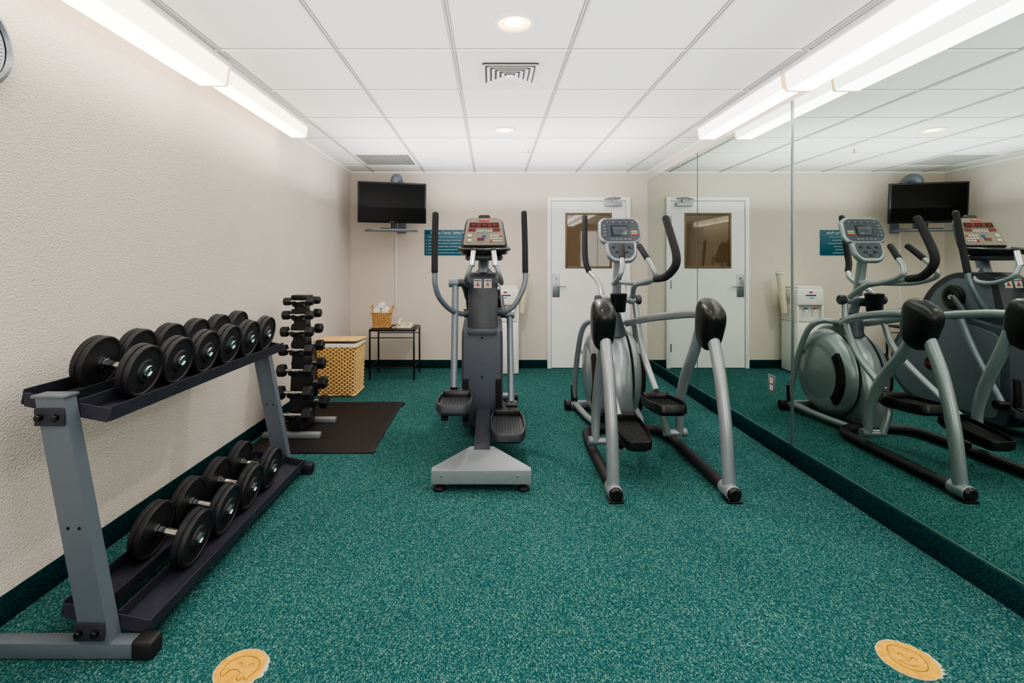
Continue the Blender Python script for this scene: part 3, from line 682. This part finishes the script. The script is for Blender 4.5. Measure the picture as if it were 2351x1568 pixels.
lower=rpoly([(3.63,.07),(3.58,.25),(3.60,.79),(4.0,.86),(4.45,.80),(4.68,.55),(4.70,.25),(4.5,.07)],[.03,.2,.02,.3,.2,.2,.2,.1],7)
G().prism(lower,cx-.155,cx+.135,'dgrey','X',.014).obj("lower_shroud",r0,smooth=40)
upper=rpoly([(3.64,.70),(3.67,.95),(3.73,1.165),(3.80,1.2),(4.10,1.2),(4.30,1.08),(4.44,.86),(4.4,.70)],[.01,.1,.03,.03,.1,.15,.1,.01],7)
G().prism(upper,cx-.118,cx+.102,'dgrey2','X',.012).obj("upper_shroud",r0,smooth=40)
g=G(); g.box(P(-.112,3.572,.755),P(.092,3.62,.80),'dgrey',.006); g.obj("shroud_collar",r0)
for s in (-1,1):
    G().prism(rpoly([(3.585,.13),(3.565,.30),(3.575,.44),(3.66,.44),(3.66,.13)],.02,4),cx+s*.117-.01-.02,cx+s*.117-.01+.02,'void','X').obj("arm_slot",r0,label="dark slot where the pedal arm exits")
for z in (.455,.735):
    G().cyl(P(-.01,3.592,z),P(-.01,3.574,z),.006,'void',n=10,bev=.0005).obj("screw",r0)
for s in (-1,1):
    sx=.102 if s>0 else -.118
    g=G().lathe([(0,0),(.085,0),(.10,.006),(.10,.02),(.085,.028),(.05,.028),(.04,.022),(.03,.022),(.028,.034),(0,.034)],P(sx,4.07,.995),(s,0,0),'black',32)
    g.lathe([(.0,.034),(.02,.034),(.018,.040),(0,.040)],P(sx,4.07,.995),(s,0,0),'chrome',20); g.obj("pivot_disc",r0,label="black pivot disc with chrome hub")
    sx=.140 if s>0 else -.160
    g=G().lathe([(0,0),(.055,0),(.055,.004),(.0,.004)],P(sx,4.25,.42),(s,0,0),'black',32); g.box(P(sx+ (.004 if s>0 else -.0055),4.21,.41),P(sx+(.0055 if s>0 else -.004),4.29,.43),'redlab'); g.obj("side_badge",r0,label="round black badge with red bar")
    G().prism(rpoly([(3.68,.11),(3.66,.74),(4.03,.82),(4.42,.76),(4.635,.52),(4.64,.26),(4.46,.11)],.08,5),cx-.01+s*.144,cx-.01+s*.151,'sidep','X',.003).obj("side_panel",r0,label="raised grey side panel")
    sx=.102 if s>0 else -.118
    G().prism(rpoly([(3.73,.86),(3.78,1.14),(4.08,1.15),(4.24,1.05),(4.34,.88)],.05,5),cx+sx-.003,cx+sx+.003,'sidep','X',.002).obj("side_panel",r0,label="raised grey side panel")
for dx in (0,.075):
    X=frame(P(-.045+dx,3.7175,1.118),(1,0,0),(0,.28,1)); g=G().box((-.028,-.034,0),(.028,.034,.0012),'btn',X=X); g.box((-.024,.018,.0012),(.024,.028,.0016),'lcd',X=X)
    g.tube([(-.012,-.02,.002),(0,.008,.002),(.012,-.02,.002)],.003,'redlab',6,1,X=X); g.tube([(0,-.024,.002),(0,.012,.002)],.0025,'redlab',6,1,X=X); g.obj("warning_label",r0,label="white warning label with red symbol")
G().tube([P(-.008,3.92,1.17),P(-.005,3.95,1.28),P(0,3.98,1.38)],.042,'silverd',18).obj("mast",r0)
con=G(); X=frame(P(0,3.95,1.50),(1,0,0),(0,.45,1))
out=rpoly([(-.185,-.11),(-.15,.12),(-.13,.155),(.13,.155),(.15,.12),(.185,-.11)],[.03,.05,.02,.02,.05,.03],5)
con.prism(out,-.07,0,'dgrey2','Z',.02,X=X)
console=con.obj("console",r0,label="dark console head",smooth=45)
face=rpoly([(-.165,-.10),(-.138,.11),(-.12,.14),(.12,.14),(.138,.11),(.165,-.10)],[.02,.04,.02,.02,.04,.02],5)
G().prism(face,-.002,.004,'tan','Z',.002,X=X).obj("console_face",console,label="bronze-grey console face")
g=G(); g.prism(rpoly([(-.12,.055),(.12,.055),(.115,.10),(-.115,.10)],.008),.004,.007,'red','Z',.001,X=X)
for x in (-.085,0,.085): g.box((x-.028,.063,.007),(x+.028,.092,.0082),'void',X=X); g.box((x-.016,.074,.0082),(x+.016,.080,.0086),'redlab',X=X)
g.box((-.055,-.06,.004),(.0,-.035,.006),'lcd',X=X); g.box((-.052,-.057,.006),(-.003,-.038,.0068),'red',X=X)
for a,b in ((-.125,-.068),(.068,.125)): g.box((a,.022,.004),(b,.048,.006),'red',X=X)
g.obj("red_display",console,label="dark red digital display windows")
g=G()
for i in range(3):
    for sx in (-1,1): g.box((sx*(.012+i*.02)-.006,.018-.006*(i%2),.004),(sx*(.012+i*.02)+.006,.032-.006*(i%2),.007),'btn',.001,X=X)
for i in range(4):
    for j in range(3): g.box((.045+i*.025,-.07+j*.022,.004),(.063+i*.025,-.056+j*.022,.007),'btn' if (i+j*2)%7 else 'redlab',.001,X=X)
g.box((-.13,-.03,.004),(-.10,-.005,.007),'btn',.001,X=X); g.box((-.13,-.07,.004),(-.10,-.045,.007),'btn',.001,X=X); g.box((-.015,-.03,.004),(.015,-.008,.007),'blue',.001,X=X)
g.obj("buttons",console)
g=G().box((-.04,.114,.003),(.04,.132,.006),'redlab',.001,X=X); g.text("STAR TRAC",.013,X@Matrix.Translation((0,.1185,.0063)),'btn','CENTER'); g.obj("logo_plate",console,label="red nameplate with white lettering")
g=G().prism(rpoly([(-.05,.0),(.05,.0),(.045,.035),(-.045,.035)],.012),-.05,-.02,'black','Z',.004,X=X@Matrix.Translation((0,.15,0))); g.obj("top_knob",console,label="black handle on console top")
g=G(); tr=rpoly([(-.19,.0),(.19,.0),(.165,-.17),(.10,-.215),(-.10,-.215),(-.165,-.17)],.05,6)
g.prism([(cx+a,3.93+b) for a,b in tr],1.335,1.375,'black','Z',.01)
for s in (-1,1): g.tube([P(s*.19,3.90,1.385),P(s*.185,3.80,1.375),P(s*.13,3.71,1.368),P(0,3.695,1.365)],.014,'black',10)
g.prism([(cx+a*.8,3.93+b*.75-.01) for a,b in tr],1.29,1.336,'dgrey2','Z',.012)
g.obj("console_tray",console,label="black accessory tray with raised rim",smooth=45)
for s in (-1,1):
    g=G().tube([P(s*.03,3.93,1.22),P(s*.11,3.88,1.14),P(s*.135,3.74,1.12),P(s*.12,3.60,1.17),P(s*.085,3.58,1.26)],.017,'silver',12); g.obj("fixed_handlebar",r0)
    g=G().tube([P(s*.085,3.58,1.25),P(s*.072,3.62,1.355)],[.021,.021],'chrome',14,1); g.cyl(P(s*.072,3.62,1.353),P(s*.07,3.626,1.372),.022,'black'); g.obj("pulse_grip",r0,label="chrome pulse sensor grip")
def arm(s,foam,tubep):
    G().tube(foam,.0225,'foam',14,round_end=True).obj("moving_handle_grip",r0,label="black foam grip")
    G().tube(tubep,.0185,'silverd',12).obj("moving_handle_arm",r0,label="grey curved tube arm")
    e=V(tubep[-1]); 
    G().cyl(e-V((s*.03,0,0)),e+V((s*.012,0,0)),.032,'dgrey2').obj("arm_collar",r0)
arm(-1,[P(-.318,3.36,1.60),P(-.322,3.35,1.4),P(-.322,3.34,1.21)],[P(-.322,3.34,1.215),P(-.318,3.345,1.12),P(-.290,3.38,1.03),P(-.225,3.47,.945),P(-.16,3.60,.905),P(-.135,3.70,.90)])
arm(1,[P(.306,3.84,1.66),P(.31,3.79,1.43),P(.31,3.74,1.2)],[P(.31,3.74,1.205),P(.308,3.73,1.14),P(.285,3.72,1.06),P(.225,3.72,.955),P(.16,3.74,.905),P(.12,3.78,.90)])
G().tube([P(-.2,3.56,1.13),P(-.2,3.50,.8),P(-.2,3.42,.42)],.024,'silverd',14).obj("link_arm",r0)
g=G().cyl(P(-.245,3.56,1.13),P(-.175,3.56,1.13),.032,'silverd'); g.tube([P(-.15,3.56,1.13),P(-.14,3.75,1.08),P(-.135,4.0,1.0)],.022,'dgrey2',12); g.cyl(P(-.175,3.56,1.13),P(-.135,3.56,1.13),.028,'dgrey2'); g.obj("crank_link",r0)
G().tube([P(.2,3.92,.86),P(.2,3.8,.6),P(.2,3.60,.27)],.024,'silverd',14).obj("link_arm",r0)
g=G().cyl(P(.165,3.92,.87),P(.235,3.92,.87),.032,'silverd'); g.tube([P(.15,3.92,.87),P(.14,3.98,.93),P(.13,4.05,1.0)],.022,'dgrey2',12); g.cyl(P(.13,3.92,.87),P(.17,3.92,.87),.028,'dgrey2'); g.obj("crank_link",r0)
def pedal(parent,c,w,L,tilt,badge=None,armend=None,nm='pedal'):
    X=Matrix.Translation(c)@Matrix.Rotation(tilt,4,'X')
    g=G(); o=rpoly([(-w*.36,-L/2),(w*.36,-L/2),(w/2,-L*.25),(w/2,L*.3),(w*.38,L/2),(-w*.38,L/2),(-w/2,L*.3),(-w/2,-L*.25)],[.03,.03,.05,.05,.03,.03,.05,.05],4)
    inn=[(a*.86,b*.92) for a,b in o]; n=len(o)
    lay=[([(a*.85,b*.9) for a,b in o],-.05),(o,-.03),(o,.012),([(a*.97,b*.985) for a,b in o],.018),([(a*.90,b*.94) for a,b in o],.018),(inn,-.006)]
    vs=[(a,b,z) for pl,z in lay for a,b in pl]; fs=[]
    for i in range(len(lay)-1):
        for k in range(n): j=(k+1)%n; fs.append([i*n+k,i*n+j,(i+1)*n+j,(i+1)*n+k])
    fs.append(list(range(n))); fs.append([(len(lay)-1)*n+k for k in range(n)])
    g.add(vs,fs,'dgrey2' if badge is not None else 'black',X)
    for k in range(9):
        x=-w*.32+k*w*.08; g.box((x-.003,-L*.36,-.006),(x+.003,L*.38,-.002),'blackm',X=X)
    g.prism(rpoly([(-w*.4,L*.36),(w*.4,L*.36),(w*.33,L*.5),(-w*.33,L*.5)],.02,3),-.03,.035,'black','Z',.006,X=X)
    q=g.obj(nm,parent,label="textured black foot pedal with raised rim",smooth=40)
    if badge:
        Y=X@frame((w/2+.0008,L*.02,-.008),(0,1,0),(0,0,1)); g=G().prism(rpoly([(-.07,-.013),(.07,-.013),(.07,.013),(-.07,.013)],.008),-.001,.001,'redlab','Z',X=Y); g.text("STAR TRAC",.022,Y@Matrix.Translation((0,-.007,.0012)),'btn','CENTER',.0003); g.obj("badge",q,label="red badge with white lettering")
    return q
pedal(r0,P(-.175,3.17,.395),.225,.40,math.radians(-3),badge=False)
pedal(r0,P(.163,3.25,.225),.225,.44,math.radians(3),badge=True)
g=G().loft([[P(-.20-.02,y,z-.022),P(-.20+.02,y,z-.022),P(-.20+.02,y,z+.022),P(-.20-.02,y,z+.022)] for y,z in ((3.2,.345),(3.44,.36))],'dgrey2'); g.loft([[P(a-.016,y,z-.022),P(a+.016,y,z-.022),P(a+.016,y,z+.022),P(a-.016,y,z+.022)] for a,y,z in ((-.18,3.36,.36),(-.125,3.62,.33),(-.12,3.8,.3))],'dgrey2'); g.cyl(P(-.235,3.43,.385),P(-.165,3.43,.385),.034,'black'); g.obj("pedal_arm",r0)
g=G().loft([[P(a-.016,y,z-.022),P(a+.016,y,z-.022),P(a+.016,y,z+.022),P(a-.016,y,z+.022)] for a,y,z in ((.17,3.3,.19),(.18,3.5,.2),(.12,3.7,.25))],'dgrey2'); g.cyl(P(.165,3.60,.25),P(.24,3.60,.25),.034,'black'); g.obj("pedal_arm",r0)
g=G().lathe([(.022,-.004),(.027,-.004),(.027,.004),(.022,.004),(.022,-.004)],P(-.225,3.02,.30),(0,1,0),'chrome',20); g.box(P(-.245,2.99,.325),P(-.205,3.05,.345),'black'); g.obj("pedal_ring",r0,label="small round ring under the pedal")
g=G().tube([P(-.26,4.62,.045),P(.26,4.62,.045)],.035,'silverd',16,1); g.cyl(P(-.30,4.62,.045),P(-.258,4.62,.045),.042,'black'); g.cyl(P(.258,4.62,.045),P(.30,4.62,.045),.042,'black'); g.obj("front_stabilizer",r0)
# ---------------------------------------------------------------- elliptical B (silver)
cx=.97
r0=root("elliptical_trainer",(cx,3.5,0),"silver-grey elliptical trainer with round flywheel housing beside the mirror, no user","elliptical trainer")
G().tube([P(-.31,2.70,.04),P(-.305,3.1,.04),P(-.295,3.50,.04),P(-.25,3.68,.04),P(-.12,3.74,.04),P(0,3.75,.04),P(.12,3.74,.04),P(.25,3.68,.04),P(.295,3.50,.04),P(.305,3.1,.04),P(.31,2.70,.04)],.032,'blackm',16,8).obj("floor_frame",r0,label="black U-shaped floor frame")
for s in (-1,1):
    G().cyl(P(s*.312,2.645,.045),P(s*.31,2.75,.045),.042,'silver',bev=.004).obj("frame_sleeve",r0)
    g=G().lathe([(0,-.018),(.026,-.018),(.036,-.01),(.038,.004),(0,.004)],P(s*.312,2.645,.045),(0,1,0),'black',24); g.box(P(s*.312-.04,2.63,0),P(s*.312+.04,2.70,.012),'black',.004); g.obj("end_plug",r0,label="black rubber end plug")
    G().tube([P(s*.312,2.70,.06),P(s*.312,2.715,.2),P(s*.312,2.745,.40),P(s*.312,2.81,.64),P(s*.312,2.90,.84),P(s*.31,2.95,.92)],.034,'silver',18).obj("rear_leg",r0,label="tall silver curved rear leg")
    X=Matrix.Translation(P(s*.314,2.95,.903))@Matrix.Rotation(math.radians(20),4,'X')
    g=G(); secs=[]
    for i in range(19):
        t=-1+2*i/18; wd=max(0,1-abs(t)**3.6)**.5
        k=.84+.16*t; hx=max(.010,.074*wd*(.90+.10*t)); hy=max(.014,.128*wd*k)
        ring=[]
        for q in range(32):
            a=2*pi*q/32; c,sn=math.cos(a),math.sin(a)
            ring.append((hx*math.copysign(abs(c)**.6,c),hy*math.copysign(abs(sn)**.8,sn)+.012*t,t*.152))
        secs.append(ring)
    g.loft(secs,'black',X=X)
    g.obj("shoulder_cover",r0,label="glossy black oval plastic shoulder cover",smooth=70)
    G().tube([P(s*.30,3.0,.955),P(s*.30,3.15,.95),P(s*.27,3.40,.915),P(s*.19,3.68,.865),P(s*.09,3.92,.80)],.027,'silver',16).obj("upper_rail",r0)
    G().tube([P(s*.05,4.0,.79),P(s*.15,4.06,.805),P(s*.215,4.14,.73),P(s*.24,4.24,.50),P(s*.25,4.31,.25),P(s*.25,4.34,.07)],.023,'silver',14).obj("front_rail",r0)
    G().tube([P(s*.25,4.33,.06),P(s*.21,4.0,.05),P(s*.16,3.76,.045)],.026,'silver',12).obj("floor_rail",r0)
    G().tube([P(s*.25,4.34,.06),P(s*.255,4.335,.22)],.028,'black',12,1).obj("rail_boot",r0,label="black plastic boot")
G().tube([P(.285,3.02,.86),P(.285,3.10,.72),P(.29,3.26,.52),P(.295,3.36,.32),P(.30,3.38,.12)],[.03,.034,.034,.03,.026],'silver',16).obj("pedal_swing_arm",r0,label="curved silver hanging pedal arm")
G().tube([P(-.285,3.02,.86),P(-.285,3.07,.72),P(-.29,3.17,.50),P(-.295,3.23,.30),P(-.30,3.22,.12)],[.03,.034,.034,.03,.026],'silver',16).obj("pedal_swing_arm",r0,label="curved silver hanging pedal arm")
g=G().tube([P(-.29,4.35,.045),P(.29,4.35,.045)],.036,'silver',18,1); g.obj("front_stabilizer",r0)
for s in (-1,1): G().cyl(P(s*.28,4.35,.045),P(s*.335,4.35,.045),.044,'black',bev=.008).obj("stabilizer_cap",r0)
fc=P(0,4.08,.385)
for s in (-1,1):
    G().lathe([(0,.205),(.10,.203),(.20,.195),(.215,.189),(.222,.1925),(.28,.178),(.325,.15),(.345,.115),(.35,.10),(.335,.098)],fc,(s,0,0),'silver',64).obj("side_shell",r0,label="domed silver side shell",smooth=60)
G().lathe([(.30,-.10),(.338,-.099),(.338,-.085),(.338,.085),(.338,.099),(.30,.10)],fc,(1,0,0),'void',64).obj("shell_gap",r0,label="dark gap between shells",smooth=60)
cs=rpoly([(3.70,.03),(3.685,.30),(3.74,.55),(3.90,.72),(4.05,.79),(4.25,.74),(4.42,.55),(4.46,.3),(4.3,.05)],[.04,.15,.2,.15,.15,.15,.15,.15,.1],6)
G().prism(cs,cx-.080,cx+.080,'silver','X',.02).obj("center_shell",r0,label="silver central housing",smooth=50)
for s in (-1,1):
    outer=[(fc[1]+math.cos(a)*.30,fc[2]+math.sin(a)*.30) for a in [pi*.78+ i*(pi*.47/12) for i in range(13)]]
    inner=[(fc[1]+math.cos(a)*.235,fc[2]+math.sin(a)*.235) for a in [pi*1.25- i*(pi*.47/12) for i in range(13)]]
    g=G(); g.prism(outer+inner,cx+s*.15,cx+s*.196,'void','X'); g.obj("crank_slot",r0,label="black curved crank slot")
    g=G().lathe([(0,0),(.018,0),(.018,.006),(0,.006)],P(s*.2,4.25,.52),(s,0,0),'silverd',16); g.obj("shell_emblem",r0)
G().loft([[P(a*w,y+b*d,z) for a,b in [(math.cos(t*2*pi/20),math.sin(t*2*pi/20)) for t in range(20)]] for w,d,y,z in ((.11,.16,4.02,.70),(.09,.13,4.0,.76),(.055,.07,3.95,.84),(.042,.045,3.93,.88))],'dgrey').obj("neck_cover",r0,label="dark grey conical neck cover",smooth=60)
G().tube([P(0,3.96,.80),P(0,3.88,1.05),P(0,3.82,1.38)],.034,'silver',18).obj("mast",r0)
g=G().cyl(P(-.15,3.84,.99),P(.15,3.84,.99),.026,'silver')
for s in (-1,1): g.cyl(P(s*.13,3.84,.99),P(s*.175,3.84,.99),.037,'dgrey2',bev=.006); g.cyl(P(s*.085,3.84,.99),P(s*.13,3.84,.99),.034,'silver')
g.obj("pivot_shaft",r0)
g=G().lathe([(0,0),(.045,0),(.05,.006),(.062,.13),(.064,.135),(.058,.138),(.054,.13),(.045,.012),(0,.012)],P(-.02,3.74,.905),(0,0,1),'black',28); g.box(P(-.04,3.79,.94),P(.0,3.86,1.0),'black',.004); g.obj("cup_holder",r0,label="black plastic cup holder",smooth=50)
G().tube([P(-.115,3.84,.99),P(-.112,3.92,1.06),P(-.105,4.02,1.10),P(-.115,4.13,1.15),P(-.15,4.20,1.20)],.02,'silver',14).obj("moving_handle_arm",r0)
G().tube([P(-.15,4.20,1.20),P(-.172,4.22,1.27),P(-.177,4.25,1.38),P(-.168,4.30,1.67)],[.024,.024,.025,.023],'foam',16,round_end=True).obj("moving_handle_grip",r0,label="curved black foam grip")
G().tube([P(.115,3.84,.99),P(.095,3.76,1.06),P(.085,3.66,1.11),P(.095,3.46,1.14),P(.11,3.28,1.165)],.02,'silver',14).obj("moving_handle_arm",r0)
G().tube([P(.11,3.28,1.165),P(.13,3.15,1.185),P(.150,3.05,1.25),P(.152,3.04,1.32),P(.145,3.10,1.43),P(.137,3.18,1.555)],[.024,.025,.025,.024,.023],'foam',16,round_end=True).obj("moving_handle_grip",r0,label="curved black foam grip")
for s,y1_,z1_ in ((1,3.42,.40),(-1,3.2,.29)):
    G().tube([P(s*.13,3.84,.97),P(s*.145,3.80,.80),P(s*.15,3.68,.60),P(s*.155,y1_,z1_)],[.022,.022,.024,.022],'silver',14).obj("pedal_link",r0)
for s in (-1,1):
    G().tube([P(0,3.86,1.13),P(s*.06,3.74,1.12),P(s*.115,3.50,1.13),P(s*.118,3.33,1.18),P(s*.10,3.33,1.24),P(s*.085,3.39,1.30)],.017,'silver',14).obj("fixed_handlebar",r0)
    G().tube([P(s*.085,3.39,1.30),P(s*.07,3.45,1.355),P(s*.06,3.49,1.39)],.0205,'foam',14,3,round_end=True).obj("fixed_grip",r0,label="black rubber grip end")
X=frame(P(.008,3.80,1.50),(1,0,0),(0,.40,1))
g=G().prism(rpoly([(-.165,-.04),(-.155,.10),(-.12,.13),(.12,.13),(.155,.10),(.165,-.04),(.125,-.09),(-.125,-.09)],[.05,.04,.02,.02,.04,.05,.03,.03],5),-.05,0,'silver','Z',.014,X=X)
g.prism(rpoly([(-.125,-.06),(.125,-.06),(.115,-.19),(.07,-.235),(-.07,-.235),(-.115,-.19)],[.02,.02,.05,.04,.04,.05],5),-.05,-.004,'silver','Z',.014,X=X)
console=g.obj("console",r0,label="silver console head",smooth=45)
G().prism(rpoly([(-.15,-.03),(-.14,.09),(-.11,.115),(.11,.115),(.14,.09),(.15,-.03),(.115,-.07),(-.115,-.07)],[.04,.03,.02,.02,.03,.04,.03,.03],5),-.002,.003,'dgrey','Z',.001,X=X).obj("console_face",console,label="charcoal console face")
g=G().box((-.07,-.03,.003),(.065,.062,.0055),'black',.002,X=X); g.box((-.055,-.018,.0055),(.05,.05,.0065),'lcd',.001,X=X); g.obj("screen",console,label="grey lcd screen")
g=G()
for i in range(4):
    g.box((-.13,-.03+i*.027,.003),(-.108,-.018+i*.027,.006),'btng',.001,X=X); g.box((-.10,-.03+i*.027,.003),(-.082,-.018+i*.027,.006),'lcd',.001,X=X)
    g.box((.082,-.02+i*.009,.003),(.130,-.011+i*.009,.0045),('redlab','yellow','green','btn')[i],X=X)
for i in range(9): g.box((-.10+i*.024,.082,.003),(-.085+i*.024,.094,.006),'lcd' if i%2 else 'btng',.001,X=X)
for i in range(5): g.box((-.075+i*.032,-.062,.003),(-.052+i*.032,-.05,.006),'btng',.001,X=X)
g.obj("buttons",console)
g=G().prism(rpoly([(-.10,-.085),(.10,-.085),(.092,-.165),(.06,-.205),(-.06,-.205),(-.092,-.165)],.02,4),-.006,-.001,'lcd','Z',.001,X=X)
for (a,b) in ((-.06,-.12),(0,-.12),(.06,-.12),(-.035,-.16),(.035,-.16),(0,-.185)): g.box((a-.014,b-.009,-.001),(a+.014,b+.009,.002),'black',.001,X=X)
g.obj("keypad",console,label="lower grey keypad")
pedal(r0,P(.135,3.22,.375),.22,.38,math.radians(-4))
pedal(r0,P(-.115,3.06,.25),.19,.38,math.radians(8))
G().tube([P(.155,3.38,.35),P(.18,3.36,.24),P(.215,3.36,.125)],.022,'silver',12).obj("lower_link",r0)
g=G().cyl(P(.19,3.37,.125),P(.33,3.38,.125),.022,'silver'); g.cyl(P(.315,3.38,.125),P(.345,3.38,.125),.03,'silverd'); g.obj("link_shaft",r0)
G().tube([P(-.13,3.2,.22),P(-.15,3.2,.17),P(-.18,3.2,.125)],.022,'silver',12).obj("lower_link",r0)
g=G().cyl(P(-.17,3.21,.125),P(-.33,3.22,.125),.022,'silver'); g.cyl(P(-.345,3.22,.125),P(-.315,3.22,.125),.03,'silverd'); g.cyl(P(-.155,3.14,.12),P(-.155,3.20,.12),.02,'black'); g.obj("link_shaft",r0)
G().loft([[P(-.04,y,z-.03),P(.04,y,z-.03),P(.04,y,z+.03),P(-.04,y,z+.03)] for y,z in ((3.72,.06),(4.1,.08),(4.36,.06))],'silver').obj("base_beam",r0)
# ---------------------------------------------------------------- floor stickers
def sticker(x,y,r,rot,kind):
    q=root("floor_sticker",(x,y,.002),"worn round yellow floor sticker with line drawing on the carpet","sticker","round floor stickers")
    X=Matrix.Translation((x,y,0))@Matrix.Rotation(rot,4,'Z')
    rn=random.Random(kind)
    g=G().prism([(math.cos(a)*r*(1.02+.16*rn.random()*(1 if (a<.9 or a>5.4) else .12)),math.sin(a)*r*(1.02+.06*rn.random()*(1 if .6<a<2.6 else .2))) for a in [2*pi*i/60 for i in range(60)]],.0005,.0012,'paper','Z',X=X); g.obj("torn_backing",q,label="torn pale paper edge")
    g=G().prism([(math.cos(a)*r*(.985+.015*rn.random())*(.93 if (a<.5 and kind==1) else 1),math.sin(a)*r*(.985+.015*rn.random())) for a in [2*pi*i/64 for i in range(64)]],.0012,.0018,'sticker','Z',X=X); g.obj("sticker_disc",q)
    g=G(); z=.0016; T=lambda pts: g.tube([(a*r,b*r,z) for a,b in pts],.0009,'sticker_line',6,5,X=X)
    if kind==1:
        T([(-.65,-.35),(-.68,.1),(-.4,.5),(.1,.62),(.55,.45),(.7,.05),(.6,-.35)]); T([(-.65,-.35),(-.55,-.5),(-.4,-.45),(-.38,-.2)]); T([(-.38,-.2),(-.1,-.12),(.15,-.22)]); T([(.15,-.22),(.17,-.5),(.35,-.55),(.45,-.35)]); T([(.45,-.35),(.52,-.5),(.62,-.45),(.6,-.35)])
        T([(-.3,.1),(-.2,.25),(-.05,.15)]); T([(.2,.2),(.35,.32),(.45,.15)])
    else:
        T([(-.6,.2),(-.5,.55),(-.1,.7),(.4,.55),(.62,.1),(.5,-.4),(0,-.6),(-.5,-.35),(-.6,.2)]); T([(-.3,.1),(-.2,.25),(-.1,.1)]); T([(.1,.05),(.22,.2),(.32,.05)]); T([(-.3,-.2),(0,-.35),(.3,-.25)]); T([(-.05,-.02),(.02,-.12),(.08,-.03)])
    g.obj("line_drawing",q)
sticker(-.78,1.56,.076,-.2,1); sticker(1.325,1.595,.080,-.5,2)
# ---------------------------------------------------------------- world/camera
w=bpy.data.worlds.new("World"); scene.world=w; w.use_nodes=True; w.node_tree.nodes["Background"].inputs[0].default_value=(.8,.85,.9,1); w.node_tree.nodes["Background"].inputs[1].default_value=.3
cam=bpy.data.cameras.new("camera"); co=bpy.data.objects.new("camera",cam); COL.objects.link(co); scene.camera=co
co.location=(0,0,1.257); co.rotation_euler=(pi/2,0,0)
cam.sensor_width=36; cam.sensor_fit='HORIZONTAL'; cam.lens=1150/2351*36; cam.shift_x=47.5/2351; cam.shift_y=-176/2351; cam.clip_start=.05
scene.view_settings.view_transform='AgX'; scene.view_settings.exposure=1.42
try: scene.view_settings.look='AgX - Medium High Contrast'
except Exception: pass
